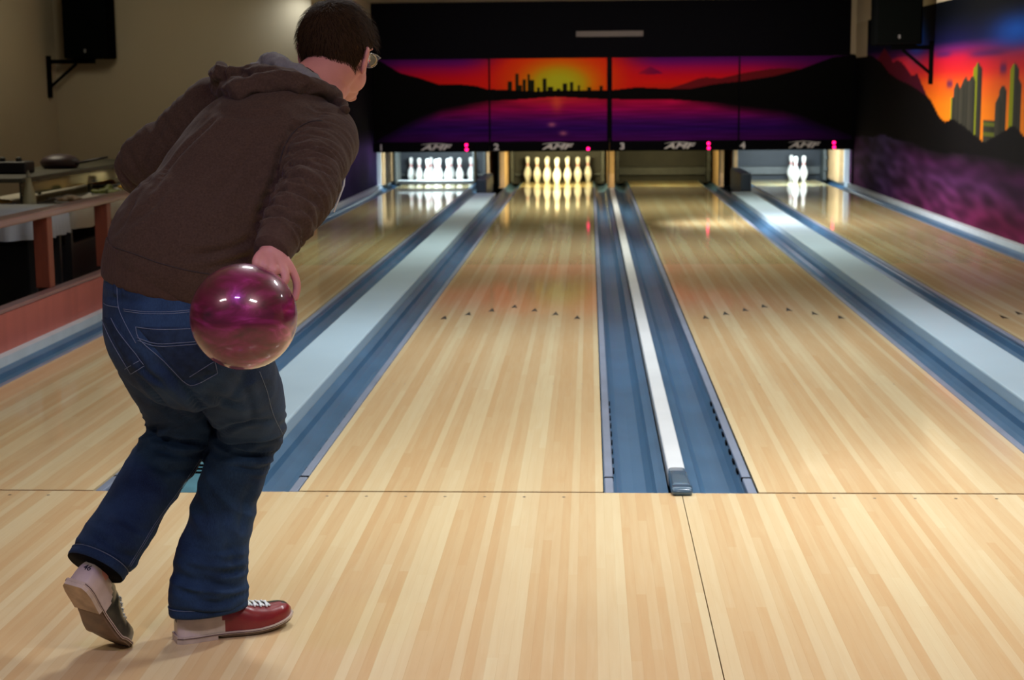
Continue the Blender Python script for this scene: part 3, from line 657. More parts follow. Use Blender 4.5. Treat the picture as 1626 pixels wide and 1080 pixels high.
dish(-2.62, 6.62, 0.601, 0.17, M_f2, 'food_dish', 'wide dish of green salad in the middle of the long table', 'dish', 3)
dish(-2.64, 7.2, 0.601, 0.14, M_f1, 'food_dish', 'dish of yellow-green food right of the salad', 'dish', 4)
dish(-3.05, 7.9, 0.601, 0.16, M_f4, 'fruit_dish', 'heap of orange fruit at the far end, beside the bowler\'s elbow', 'dish', 5)
bq = BM()   # crumpled napkin
n = 14
vs = [[bq.verts.new((-2.9+0.35*i/n, 5.95+0.42*j/n, 0.607+0.055*abs(noise.noise(Vector((i*0.5, j*0.5, 0.3)))))) for j in range(n+1)] for i in range(n+1)]
for i in range(n):
    for j in range(n): bq.faces.new((vs[i][j], vs[i+1][j], vs[i+1][j+1], vs[i][j+1]))
o = obj('paper_napkin', bq, mat('napkin', srgb(170, 164, 154), 0.8), None, True); md = o.modifiers.new('s', 'SOLIDIFY'); md.thickness = 0.003; tag(o, 'crumpled whitish paper between the dishes on the long table', 'napkin'); origin_to(o, (-2.73, 6.15, 0.6))
t = thing('jar', 'small metal-lidded grey jar near the far end of the long table', 'jar', (-2.62, 7.55, 0.601))
bq = BM(); lathe(bq, [(0.032, 0), (0.036, 0.01), (0.036, 0.07), (0.028, 0.085)], 20, (-2.62, 7.55, 0.601)); obj('jar_body', bq, mat('jar_glass', srgb(120, 116, 120), 0.2), t, True)
bq = BM(); lathe(bq, [(0.030, 0.086), (0.030, 0.105), (0.026, 0.11)], 20, (-2.62, 7.55, 0.601)); obj('lid', bq, M_mtl, t, True)

# ceiling fittings of the lamps over the approach
for (x, y, hw, hh, col, st, lb) in ((-1.1, -3.8, 0.6, 0.15, (1, 0.93, 0.86), 3, 'left'), (1.6, -3.8, 0.6, 0.15, (1, 0.95, 0.9), 3, 'right')):
    t = thing('ceiling_lamp', 'white ceiling lamp over the %s of the approach' % lb, 'ceiling lamp', (x, y, 2.6), 'approach ceiling lamps')
    boxo('housing', x-hw-0.02, x+hw+0.02, y-hh-0.02, y+hh+0.02, 2.592, 2.5995, M_kw, t)

# ------------------------------------------------------------------ bowling ball
BC = Vector((0.311, -2.2057, 0.9202)); BR = 0.1079
IR = Vector((0.977, 0.213, 0.0)).normalized(); AW = (BC-CAM).normalized(); IU = IR.cross(AW).normalized()
IR = AW.cross(IU).normalized()
bq = BM(); bmesh.ops.create_uvsphere(bq, u_segments=96, v_segments=64, radius=BR)
mb = bpy.data.materials.new('magenta_pearl'); mb.use_nodes = True; N = mb.node_tree.nodes; L = mb.node_tree.links; b = N['Principled BSDF']
tc = N.new('ShaderNodeTexCoord'); mp = N.new('ShaderNodeMapping'); mp.inputs['Rotation'].default_value = (0.5, 0.9, 0.3); mp.inputs['Scale'].default_value = (1, 1, 3.0); L.new(tc.outputs['Object'], mp.inputs[0])
nz = N.new('ShaderNodeTexNoise'); nz.inputs['Scale'].default_value = 7; nz.inputs['Detail'].default_value = 5; nz.inputs['Distortion'].default_value = 2.2; L.new(mp.outputs[0], nz.inputs['Vector'])
cr = N.new('ShaderNodeValToRGB'); L.new(nz.outputs['Fac'], cr.inputs[0])
e = cr.color_ramp.elements; e[0].position = 0.30; e[0].color = (0.050, 0.004, 0.012, 1); e[1].position = 0.74; e[1].color = (0.42, 0.045, 0.26, 1)
x_ = cr.color_ramp.elements.new(0.48); x_.color = (0.125, 0.004, 0.038, 1); x_ = cr.color_ramp.elements.new(0.60); x_.color = (0.21, 0.008, 0.09, 1)
L.new(cr.outputs[0], b.inputs['Base Color']); inp(b, 'Metallic', 0.25); inp(b, 'Roughness', 0.35); inp(b, 'Coat Weight', 1.0); inp(b, 'Coat Roughness', 0.07)
ball = obj('bowling_ball', bq, mb, None, True); ball.location = BC; tag(ball, 'glossy magenta and dark red bowling ball held in the bowler\'s right hand', 'bowling ball')
def bp(px, py, c): return BC+IR*((px-387)/787)+IU*((503-py)/787)+AW*c
for (px, py, c) in ((440, 452, 0.045), (452, 462, 0.05), (418, 430, 0.05)):
    d = (bp(px, py, c)-BC).normalized(); M = d.to_track_quat('Z', 'Y').to_matrix().to_4x4()
    bq = BM(); bmesh.ops.create_cone(bq, cap_ends=True, segments=20, radius1=0.0125, radius2=0.0125, depth=0.002, matrix=Matrix.Translation(d*(BR-0.0004)) @ M)
    obj('finger_hole', bq, M_black, ball, True, local=True)

#PERSON#
# ------------------------------------------------------------------ the bowler
def V3(*a): return Vector(a)
person = thing('person', 'person in brown hoodie and blue jeans, leaning forward in mid-swing, seen from behind', 'person', (0.03, -1.6, 0.0))
M_skin = mat('skin', (0.50, 0.215, 0.185), 0.55, var=(14, 0.10), bump=(180, 0.15, 0.001))
inp(M_skin.node_tree.nodes['Principled BSDF'], 'Subsurface Weight', 0.08)
inp(M_skin.node_tree.nodes['Principled BSDF'], 'Subsurface Scale', 0.01)
RW = V3(0.73, -0.68, 0.0)      # across the hips, towards his right
FD = V3(0.68, 0.73, 0.0)       # the way he leans

# head frame
HC = V3(0.398, -1.455, 1.460)
hf = V3(0.34, 0.92, -0.17).normalized(); hu = V3(0.17, 0.16, 0.96); hu = (hu-hf*hu.dot(hf)).normalized(); hr = hf.cross(hu).normalized()
HM = Matrix((hr, hf, hu)).transposed()
def H(a, b, c): return HC+HM @ V3(a, b, c)

bm = BM()
# trunk under the clothes
limb(bm, [(.09, -1.80, .93, .150, .115, *RW), (.12, -1.775, 1.02, .150, .11, *RW), (.17, -1.73, 1.12, .158, .115, *RW), (.23, -1.68, 1.21, .165, .11, *RW), (.285, -1.625, 1.30, .13, .085, *RW), (.335, -1.57, 1.365, .068, .062, *RW), (.375, -1.52, 1.405, .058, .060, *RW), (.405, -1.475, 1.44, .056, .062, *RW)], 28, 3)
limb(bm, [(.09, -1.80, .95, .150, .115, *RW), (.085, -1.80, .88, .165, .13, *RW), (.085, -1.795, .80, .14, .11, *RW)], 28, 3)
# legs
limb(bm, [(.145, -1.79, .85, .080, .085, *RW), (.16, -1.70, .74, .080, .080, *RW), (.168, -1.55, .62, .066, .066, *RW), (.160, -1.455, .53, .056, .058, *RW), (.115, -1.475, .42, .052, .052, *RW), (.07, -1.51, .30, .046, .046, *RW), (.030, -1.535, .17, .034, .036, *RW), (.020, -1.540, .09, .034, .036, *RW)], 20, 4)
limb(bm, [(.015, -1.70, .85, .080, .085, *RW), (-.01, -1.62, .74, .080, .080, *RW), (-.02, -1.50, .62, .066, .066, *RW), (-.025, -1.43, .53, .056, .058, *RW), (-.08, -1.50, .42, .052, .052, *RW), (-.13, -1.58, .33, .045, .045, *RW), (-.178, -1.665, .24, .034, .036, *RW), (-.19, -1.70, .215, .032, .034, *RW)], 20, 4)
# arms
SHR, ELR, WRR = V3(.395, -1.67, 1.262), V3(.402, -1.90, 1.165), V3(.358, -2.105, 1.052)
SHL, ELL, WRL = V3(.085, -1.43, 1.325), V3(-.115, -1.40, 1.185), V3(-.02, -1.17, 1.06)
limb(bm, [(.30, -1.63, 1.29, .055, .055, 0, 0, 1), (*SHR, .055, .055, 0, 0, 1), (*((SHR+ELR)/2), .046, .046, 0, 0, 1), (*ELR, .040, .040, 0, 0, 1), (*((ELR+WRR)/2), .036, .034, 0, 0, 1), (*WRR, .027, .022, *IR), (*bp(434, 402, .054), .028, .018, *IR)], 18, 4)
limb(bm, [(.20, -1.52, 1.33, .055, .055, 0, 0, 1), (*SHL, .052, .052, 0, 0, 1), (*((SHL+ELL)/2), .045, .045, 0, 0, 1), (*ELL, .040, .040, 0, 0, 1), (*((ELL+WRL)/2), .036, .034, 0, 0, 1), (*WRL, .027, .022, 0, 0, 1), (.01, -1.11, 1.03, .034, .018, 0, 0, 1), (.03, -1.06, 1.01, .030, .016, 0, 0, 1)], 18, 4)
for k in range(4):   # relaxed left hand, hidden in front of him
    b0 = V3(.03, -1.06, 1.01)+V3(0, 0, 1)*(0.026-0.017*k); d = V3(.45, .75, -.35-.05*k).normalized()
    tube(bm, [(b0, .010, .010, (0, 0, 1)), (b0+d*.035, .009, .009, (0, 0, 1)), (b0+d*.06+V3(.01, 0, -.012), .0085, .0085, (0, 0, 1)), (b0+d*.075+V3(.02, 0, -.025), .007, .007, (0, 0, 1))], 10)
tube(bm, [(V3(.0, -1.115, 1.05), .012, .012, (0, 0, 1)), (V3(.03, -1.09, 1.065), .011, .011, (0, 0, 1)), (V3(.055, -1.055, 1.06), .009, .009, (0, 0, 1))], 10)
# right hand round the ball
def blobs(pts):
    S = spline([(*bp(a, b, c), r) for a, b, c, r in pts], 5)
    tube(bm, [(s[:3], s[3], s[3], (0.3, 0.2, 0.9)) for s in S], 12)
    ell(bm, S[-1][:3], (S[-1][3],)*3, None, 10, 8)
limb(bm, [(*bp(430, 396, .056), .026, .019, *IR), (*bp(435, 404, .052), .030, .018, *IR), (*bp(438, 411, .048), .033, .017, *IR), (*bp(441, 418, .044), .031, .014, *IR)], 18, 3)
blobs([(445, 404, .050, .0125), (458, 417, .046, .0110), (469, 436, .046, .0092), (474, 456, .046, .0088), (470, 475, .044, .0080)])   # little finger
blobs([(441, 408, .046, .013), (449, 422, .038, .0115), (455, 438, .028, .0100), (453, 450, .024, .0095), (444, 455, .030, .0085)])   # ring finger
blobs([(434, 409, .042, .013), (436, 422, .030, .0115), (438, 433, .021, .0100), (433, 442, .026, .0090)])      # middle finger bending into the ball
blobs([(428, 406, .044, .012), (424, 417, .030, .0110), (424, 426, .022, .0100), (422, 433, .028, .009)])        # index finger
blobs([(427, 399, .052, .013), (418, 405, .040, .0120), (412, 412, .030, .0110), (410, 419, .024, .0100), (412, 426, .028, .0090)])   # thumb
# head
ell(bm, H(0, -.012, .028), (.074, .096, .086), HM); ell(bm, H(0, .030, -.030), (.060, .062, .075), HM); ell(bm, H(0, .048, -.078), (.040, .044, .030), HM)
ell(bm, H(0, -.045, -.045), (.058, .050, .050), HM); ell(bm, H(.040, .020, -.050), (.026, .050, .038), HM); ell(bm, H(-.040, .020, -.050), (.026, .050, .038), HM)
ell(bm, H(0, .098, -.020), (.011, .016, .022), HM); ell(bm, H(0, .090, .005), (.008, .014, .026), HM); ell(bm, H(0, .090, -.092), (.020, .012, .012), HM)
ell(bm, H(0, .089, -.058), (.024, .010, .008), HM); ell(bm, H(0, .080, .030), (.052, .018, .010), HM)
for s in (-1, 1):
    R3 = HM @ Matrix.Rotation(radians(30*s), 3, 'Z')
    ell(bm, H(s*.083, -.010, -.014), (.008, .021, .033), R3); ell(bm, H(s*.091, -.020, .003), (.007, .014, .019), R3); ell(bm, H(s*.077, .000, -.036), (.006, .010, .010), R3)
limb(bm, [(*H(0, -.020, -.03), .056, .058, *hr), (*H(0, -.022, -.075), .055, .056, *hr), (.372, -1.525, 1.385, .058, .060, *RW), (.34, -1.56, 1.35, .075, .07, *RW)], 24, 3)
me = fuse(bm, 0.0036, 4, 0.5)
body = link('body', me, M_skin, person, True)
for s in (-1, 1):
    bq = BM(); ell(bq, H(s*.030, .083, .008), (.0125, .0125, .0125), HM, 16, 10); obj('eye', bq, mat('eye_white', (0.7, 0.7, 0.68), 0.2), person, True)

# hair: a cap that tucks under at the hairline, with strands over it
def hair_mask(a, b, c):
    # a right, b forward, c up (head frame, metres); >0 means hair
    back = -0.078
    th = math.atan2(b, abs(a))          # -pi/2 at the nape, +pi/2 at the forehead
    if th < -0.45: lim = back+0.012*abs(a)/0.07
    elif th < -0.12: lim = back+(th+0.45)/0.33*0.098
    elif th < 0.35: lim = 0.020
    elif th < 0.75: lim = 0.020+(th-0.35)/0.4*0.022
    else: lim = 0.042+(th-0.75)*0.035
    return c-lim
M_hair = mat('dark_brown_hair', (0.021, 0.0125, 0.0065), 0.85, spec=0.05, bump=(90, 0.6, 0.004))
hair_c = V3(0, -.014, .024); hr3 = V3(.088, .110, .102)
bq = BM(); ell(bq, (0, 0, 0), (1, 1, 1), None, 96, 64)
def hair_point(n, lift=0.0):
    p = V3(n.x*hr3.x, n.y*hr3.y, n.z*hr3.z)
    k = 1+0.030*noise.noise(V3(p.x*30, p.y*30, p.z*16))+0.02*noise.noise(V3(p.x*90, p.y*90, p.z*40))
    if n.z < 0 and n.y < 0: k *= 1-0.10*min(1, -n.z)*min(1, -n.y*1.5)
    p = p*k+hair_c; m = hair_mask(*p)
    if m < 0.008: p = hair_c+(p-hair_c)*(1-0.26*min(1, (0.008-m)/0.022))
    return p, m
for v in bq.verts:
    p, m = hair_point(v.co.normalized()); v.co = HC+HM @ p
hair = obj('hair', bq, M_hair, person, True)
rnd = random.Random(3); bq = BM()
crown = V3(0.0, -0.55, 0.83).normalized()
for i in range(5200):
    n = V3(rnd.gauss(0, 1), rnd.gauss(0, 1), rnd.gauss(0, 1)).normalized()
    p, m = hair_point(n)
    if m < 0.004: continue
    d = (n-crown); d = (d-n*d.dot(n))
    if d.length < 1e-3: continue
    d.normalize()
    if n.y > 0.1 and n.z > 0: d = (d+V3(0.5, 0.2, 0)).normalized()
    sw = n.cross(d)*rnd.uniform(-0.45, 0.45)
    d = (d+sw+V3(0.25, 0, 0)*noise.noise(n*3)).normalized()
    L_ = rnd.uniform(0.016, 0.032); wd = n.cross(d)*rnd.uniform(0.0005, 0.0009); pts = []
    for k in range(4):
        t = k/3; q = p+d*(L_*t)+n*(0.0012+0.0055*sin(t*2.2)*rnd.uniform(.6, 1.1))-n*(L_*t)**2*5
        ww = wd*(1-0.75*t); pts.append((HC+HM @ (q-ww), HC+HM @ (q+ww)))
    vv = [(bq.verts.new(a), bq.verts.new(b)) for a, b in pts]
    for (a, b), (c_, d_) in zip(vv, vv[1:]): bq.faces.new((a, b, d_, c_))
M_str = mat('hair_strand', (0.034, 0.019, 0.009), 0.75, spec=0.06)
st = obj('hair_strands', bq, M_str, hair); st['kind'] = 'stuff'

# spectacles
t_ = BM(); M_fr = mat('spectacle_frame', (0.25, 0.25, 0.27), 0.2, metal=0.9)
for s in (-1, 1):
    wire(t_, [H(s*.080, -.012, -.006), H(s*.083, .010, .010), H(s*.080, .050, .012), H(s*.070, .088, .012)], 0.0016, 8)
    ring = [H(s*(.036+.024*cos(a)), .100-.006*abs(cos(a)), .004+.018*sin(a)) for a in [2*pi*k/20 for k in range(21)]]; wire(t_, ring, 0.0013, 6)
    wire(t_, [H(s*.060, .096, .010), H(s*.070, .088, .012)], 0.002, 6)
wire(t_, [H(-.012, .1, .008), H(0, .104, .012), H(.012, .1, .008)], 0.0014, 6)
gl = obj('spectacles', t_, M_fr, person, True)
for s in (-1, 1):
    bq = BM(); c = bq.verts.new(H(s*.036, .0985, .004)); rr_ = [bq.verts.new(H(s*(.036+.0235*cos(a)), .099-.006*abs(cos(a)), .004+.0175*sin(a))) for a in [2*pi*k/20 for k in range(20)]]
    for k in range(20): bq.faces.new((c, rr_[k], rr_[(k+1) % 20]))
    mg = mat('lens_glass', (0.9, 0.95, 1.0), 0.03, spec=0.8); inp(mg.node_tree.nodes['Principled BSDF'], 'Transmission Weight', 0.9)
    obj('lens', bq, mg, gl, True)

# ---------------- hoodie
from mathutils.kdtree import KDTree
def crease_field(me, lines):
    tree = bvh_of(me); F_ = []
    for pts, w_, dp in lines:
        hs = [ray_hit(tree, a, b_, 0.0) for a, b_ in spline(pts, 10)]; hs = [h for h in hs if h is not None]
        if len(hs) < 3: continue
        kd = KDTree(len(hs))
        for k, h in enumerate(hs): kd.insert(h, k)
        kd.balance(); F_.append((kd, len(hs), w_, dp))
    def f(p):
        v = 0
        for kd, n_, w_, dp in F_:
            co, k, d = kd.find(p)
            if d < 5*w_:
                e_ = min(1.0, (min(k, n_-1-k)+1.5)/(0.28*n_)); v += e_*(-dp*exp(-(d/w_)**2)+0.55*dp*exp(-((d-2.0*w_)/(1.3*w_))**2))
        return v
    return f
def ray_hit(tree, px, py, off=0.0015):
    d = (fw*FPX+rt*(px-813)+up*(540-py)).normalized(); h = tree.ray_cast(CAM, d)
    return None if h[0] is None else h[0]+(h[1] if h[1].dot(d) < 0 else -h[1])*off
def fold(p, k, seed, ax=1.0):
    return noise.noise(V3(p.x*k+seed, p.y*k, p.z*k*ax))
def ridge(x): return 1-abs(x)*2
M_hood = mat('brown_fleece', (0.053, 0.0325, 0.0225), 0.95, spec=0.1, var=(220, 0.25, 3), bump=(420, 0.35, 0.0015), sheen=0.06)
M_grey = mat('grey_fleece_lining', (0.17, 0.172, 0.168), 0.95, spec=0.15, var=(160, 0.10, 3), bump=(300, 0.35, 0.0015))
bm = BM()
TW = V3(.74, -.66, -.10)
limb(bm, [(.068, -1.79, .955, .180, .158, *RW), (.078, -1.79, .975, .195, .170, *RW), (.105, -1.78, 1.03, .202, .168, *RW), (.155, -1.745, 1.09, .200, .158, *RW), (.20, -1.70, 1.17, .204, .152, *RW), (.245, -1.655, 1.245, .200, .138, *TW), (.285, -1.61, 1.305, .160, .112, *TW), (.32, -1.575, 1.35, .105, .090, *TW), (.345, -1.55, 1.378, .080, .078, *TW)], 40, 4)
ell(bm, SHR+V3(-.055, .03, .0), (.085, .085, .082)); ell(bm, SHL+V3(.06, -.03, -.005), (.085, .085, .080))
limb(bm, [(*(SHR+V3(-.04, .03, .005)), .080, .080, 0, 0, 1), (*SHR, .078, .080, 0, 0, 1), (*((SHR*2+ELR)/3), .074, .074, 0, 0, 1), (*((SHR+ELR*2)/3), .068, .066, 0, 0, 1), (*ELR, .062, .060, 0, 0, 1), (*((ELR+WRR)/2), .054, .052, 0, 0, 1), (*(ELR*.18+WRR*.82), .047, .044, 0, 0, 1), (*WRR, .041, .037, 0, 0, 1)], 28, 5)
limb(bm, [(*(SHL+V3(.04, -.02, .0)), .080, .080, 0, 0, 1), (*SHL, .078, .078, 0, 0, 1), (*((SHL+ELL)/2), .070, .070, 0, 0, 1), (*ELL, .062, .062, 0, 0, 1), (*((ELL+WRL)/2), .052, .052, 0, 0, 1), (*WRL, .040, .038, 0, 0, 1)], 28, 5)
me = fuse(bm, 0.0052, 10, 0.5)
ax_r = (WRR-SHR).normalized(); ax_l = (ELL-SHL).normalized()
def seg_d(p, a, b):
    t = max(0, min(1, (p-a).dot(b-a)/(b-a).length_squared)); return (p-(a+(b-a)*t)).length, t
def hoodie_disp(p, n):
    d1, t1 = seg_d(p, SHR, ELR); d2, t2 = seg_d(p, ELR, WRR); d3, t3 = seg_d(p, SHL, ELL)
    v = 0.005*fold(p, 9, 4.0, 0.6)+0.0022*fold(p, 26, 9.0)
    # long drag lines from hem to shoulder
    u = p.dot(RW); v += 0.0035*ridge(noise.noise(V3(u*14+p.z*2, p.z*2.2, 5.5)))*max(0, min(1, (1.36-p.z)/0.15))*0.6
    arm = min(d1, d2)
    if arm < 0.110:
        L_ = (t1*0.25 if d1 < d2 else 0.25+t2*0.24); k = 1-max(0, (arm-0.088)/0.022)
        q = (p-SHR); ang = q.dot(RW)*26
        wv = noise.noise(V3(L_*34+ang*.55, ang*0.5+3, 2.0))+0.55*noise.noise(V3(L_*78-ang*.8, ang*.9, 7.0))
        amp = 0.0025+0.0065*max(0, min(1, (L_-0.10)/0.16))
        v += k*amp*(0.55-abs(wv)*2.1)
    if d3 < 0.105:
        q = (p-SHL); v += 0.0035*(0.5-abs(noise.noise(V3(q.dot(ax_l)*30, q.x*9, q.z*9+4)))*2.2)
    # creases running from the armpits across the back
    for c_, dr, a_ in ((V3(.33, -1.80, 1.17), V3(.55, 0, .8), .006), (V3(.29, -1.86, 1.06), V3(.3, 0, .9), .004), (V3(.02, -1.60, 1.20), V3(-.7, 0, .7), .005)):
        g_ = exp(-((p-c_).length/.10)**2)
        if g_ > .03: v += a_*g_*(0.5-abs(noise.noise(V3(p.dot(dr)*28, p.dot(RW)*5, 1.0)))*2.2)
    # armpit crease
    return v
HC_ = [([(470, 205), (452, 232), (443, 262), (430, 300), (415, 335), (406, 360)], .010, .010), ([(245, 300), (290, 240), (350, 185)], .010, .005), ([(330, 330), (375, 270), (420, 215)], .011, .0045),
 ([(300, 405), (340, 402), (385, 388), (402, 372)], .009, .006), ([(330, 425), (370, 415), (400, 402)], .008, .005), ([(452, 250), (490, 236), (533, 250)], .008, .006), ([(440, 272), (478, 262), (530, 278)], .007, .006), ([(428, 296), (470, 282), (515, 300)], .008, .007),
 ([(418, 318), (455, 304), (505, 322)], .007, .007), ([(410, 338), (440, 326), (492, 340)], .007, .007), ([(408, 356), (440, 344), (482, 358)], .007, .007), ([(455, 215), (480, 200), (520, 200)], .009, .004),
 ([(200, 235), (214, 262), (240, 292)], .010, .006), ([(262, 190), (244, 232), (232, 275)], .009, .006), ([(190, 270), (205, 290), (222, 300)], .008, .005), ([(200, 360), (240, 330), (262, 300)], .012, .004), ([(340, 170), (380, 185), (440, 180)], .012, .004), ([(170, 380), (200, 350), (215, 310)], .010, .003)]
cf = crease_field(me, HC_)
displace(me, lambda p, n: hoodie_disp(p, n)+cf(p))
hoodie = link('hoodie', me, M_hood, person, True)
hb = bvh_of(me)
# ribbed hem band and cuff
bq = BM(); limb(bq, [(.058, -1.79, .924, .176, .152, *RW), (.060, -1.79, .932, .182, .158, *RW), (.067, -1.79, .955, .186, .162, *RW), (.078, -1.79, .982, .193, .168, *RW), (.081, -1.79, .990, .189, .164, *RW)], 64, 5)
me = fuse(bq, 0.005, 2); displace(me, lambda p, n: 0.0030*fold(p, 9, 4.0)+0.0005*sin(math.atan2(p.y+1.79, p.x-.065)*190))
link('hem_band', me, mat('brown_ribbing', (0.056, 0.033, 0.0235), 0.95, spec=0.1, var=(160, 0.2, 3), bump=(300, 0.3, 0.0015), sheen=0.05), hoodie, True)
M_rib = MATS['brown_ribbing']
dW = (WRR-ELR).normalized()
bq = BM(); limb(bq, [(*(WRR-dW*.045), .044, .040, 0, 0, 1), (*(WRR-dW*.030), .0470, .043, 0, 0, 1), (*(WRR+dW*.006), .0440, .040, 0, 0, 1), (*(WRR+dW*.024), .0415, .037, 0, 0, 1)], 40, 4); obj('cuff', bq, M_rib, hoodie, True)
# hood lying on the shoulders
NB = V3(.350, -1.548, 1.388)
bm = BM()
hp = [(-.095, .055, -.015, .030), (-.125, -.010, -.018, .036), (-.120, -.060, -.035, .042), (-.060, -.105, -.045, .044), (.010, -.115, -.050, .042), (.070, -.090, -.055, .036), (.105, -.035, -.060, .030), (.100, .030, -.062, .024)]
TR = V3(.70, -.70, -.12).normalized(); TF = V3(.66, .68, -.30).normalized(); TU = TR.cross(TF).normalized()
if TU.z < 0: TU = -TU
def NBp(a, b, c): return NB+TR*a+TF*b+TU*c
def on_back(px, py, lift, Y=-1.60):
    d = (fw*FPX+rt*(px-813)+up*(540-py)).normalized(); h = hb.ray_cast(CAM, d)
    if h[0] is None: return CAM+d*((Y-CAM.y)/d.y)
    n_ = h[1] if h[1].dot(d) < 0 else -h[1]
    return h[0]+n_*lift
def roll(bm_, pts, flat=0.8, lift=0.35):
    S = []
    for a, b_, r in pts: S.append((*on_back(a, b_, r*lift), r, r*flat, *TU))
    limb(bm_, S, 16, 5)
bm = BM()
roll(bm, [(352, 112, .020), (347, 128, .026), (358, 146, .028), (380, 150, .028), (415, 140, .027), (455, 136, .027), (495, 142, .025), (527, 158, .022), (546, 178, .012)])
roll(bm, [(362, 116, .022), (392, 120, .025), (425, 127, .027), (462, 134, .026), (500, 145, .022), (532, 162, .018)])
for a, b_, r in ((365, 130, .030), (385, 136, .028), (420, 138, .024), (470, 140, .024)): ell(bm, on_back(a, b_, r*.15), (r, r, r*.8))
me = fuse(bm, 0.0045, 4)
displace(me, lambda p, n: 0.009*(0.45-abs(noise.noise(V3(p.x*16+p.z*8, p.y*16, p.z*30+2)))*2.2)+0.004*fold(p, 40, 2))
link('hood', me, M_hood, hoodie, True)
bm = BM()
limb(bm, [(*on_back(388, 112, .004), .014, .012, *TU), (*NBp(-.110, -.050, .012), .020, .020, *TU), (*NBp(-.080, -.080, .014), .026, .022, *TU), (*NBp(-.035, -.092, .012), .028, .024, *TU), (*NBp(.020, -.088, .004), .027, .024, *TU), (*NBp(.068, -.058, -.004), .024, .020, *TU), (*NBp(.086, .000, -.024), .018, .015, *TU), (*NBp(.078, .04, -.045), .012, .011, *TU)], 18, 5)
ell(bm, NBp(-.095, -.025, -.005), (.035, .035, .03)); ell(bm, NBp(-.05, -.05, -.01), (.045, .045, .03))
me = fuse(bm, 0.005, 4); displace(me, lambda p, n: 0.006*(0.4-abs(noise.noise(V3(p.x*22, p.y*22, p.z*30+9)))*2)+0.002*fold(p, 60, 3))
link('hood_lining', me, M_grey, hoodie, True)
# seams of the back: armhole and hem line
def ray_hit(tree, px, py, off=0.0015):
    d = (fw*FPX+rt*(px-813)+up*(540-py)).normalized(); h = tree.ray_cast(CAM, d)
    return None if h[0] is None else h[0]-d*0+ (h[1] if h[1].dot(d) < 0 else -h[1])*off
def seam(name, tree, pts, m, parent, r=0.0012, off=0.0008, n=6):
    out = [ray_hit(tree, a, b, off) for a, b in spline(pts, n)]; out = [q for q in out if q is not None]
    # drop jumps across a silhouette
    res = [out[0]] if out else []
    for q in out[1:]:
        if (q-res[-1]).length < 0.05: res.append(q)
    if len(res) > 2: return obj(name, wire(BM(), res, r, 6), m, parent, True)
M_sd = mat('dark_seam', (0.022, 0.014, 0.012), 0.9)
seam('hem_seam', hb, [(163, 386), (190, 396), (215, 404), (250, 417), (300, 430), (345, 437), (385, 438)], M_sd, hoodie, 0.0014, 0.0)
seam('armhole_seam', hb, [(512, 192), (490, 194), (468, 208), (452, 232), (443, 262)], M_sd, hoodie, 0.0016, 0.0)
wr = wire(BM(), [V3(.440, -1.62, 1.22), V3(.432, -1.63, 1.15), V3(.412, -1.66, 1.09)], 0.0025, 6); obj('rim_lit_edge', wr, mat('rim_lit_pale', (0.6, 0.62, 0.7), 0.7), hoodie, True)  # pale tube standing in for the rim-lit edge of the hoodie front

# ---------------- jeans
M_den = bpy.data.materials.new('denim'); M_den.use_nodes = True; N = M_den.node_tree.nodes; L = M_den.node_tree.links; b = N['Principled BSDF']
tc = N.new('ShaderNodeTexCoord'); n1 = N.new('ShaderNodeTexNoise'); n1.inputs['Scale'].default_value = 9; n1.inputs['Detail'].default_value = 6; L.new(tc.outputs['Object'], n1.inputs['Vector'])
mp = N.new('ShaderNodeMapping'); mp.inputs['Scale'].default_value = (600, 600, 90); L.new(tc.outputs['Object'], mp.inputs[0])
n2 = N.new('ShaderNodeTexNoise'); n2.inputs['Scale'].default_value = 1.0; n2.inputs['Detail'].default_value = 2; L.new(mp.outputs[0], n2.inputs['Vector'])
ad = N.new('ShaderNodeMath'); ad.operation = 'MULTIPLY_ADD'; L.new(n2.outputs['Fac'], ad.inputs[0]); ad.inputs[1].default_value = 0.5; L.new(n1.outputs['Fac'], ad.inputs[2])
cr = N.new('ShaderNodeValToRGB'); L.new(ad.outputs[0], cr.inputs[0]); e = cr.color_ramp.elements
e[0].position = 0.45; e[0].color = (0.004, 0.012, 0.036, 1); e[1].position = 1.05; e[1].color = (0.020, 0.052, 0.120, 1)
L.new(cr.outputs[0], b.inputs['Base Color']); inp(b, 'Roughness', 0.85); inp(b, 'Specular IOR Level', 0.2); inp(b, 'Sheen Weight', 0.02)
bp_ = N.new('ShaderNodeBump'); bp_.inputs['Strength'].default_value = 0.35; bp_.inputs['Distance'].default_value = 0.001; L.new(n2.outputs['Fac'], bp_.inputs['Height']); L.new(bp_.outputs[0], b.inputs['Normal'])
M_den2 = mat('dark_denim_patch', (0.012, 0.026, 0.058), 0.88, spec=0.2, var=(70, 0.35), bump=(500, 0.3, 0.001))
M_st = mat('pale_stitching', (0.13, 0.17, 0.25), 0.8)
FR = V3(cos(radians(28)), sin(radians(28)), 0); FRn = V3(-FR.y, FR.x, 0)     # right foot direction
bm = BM()
limb(bm, [(.062, -1.785, 1.0, .160, .135, *RW), (.062, -1.79, .95, .172, .150, *RW), (.066, -1.79, .90, .181, .162, *RW), (.072, -1.79, .85, .188, .172, *RW), (.076, -1.78, .80, .182, .165, *RW), (.080, -1.755, .75, .150, .135, *RW), (.082, -1.72, .71, .10, .09, *RW)], 40, 4)
KR, KL = V3(.160, -1.475, .540), V3(-.018, -1.455, .535)
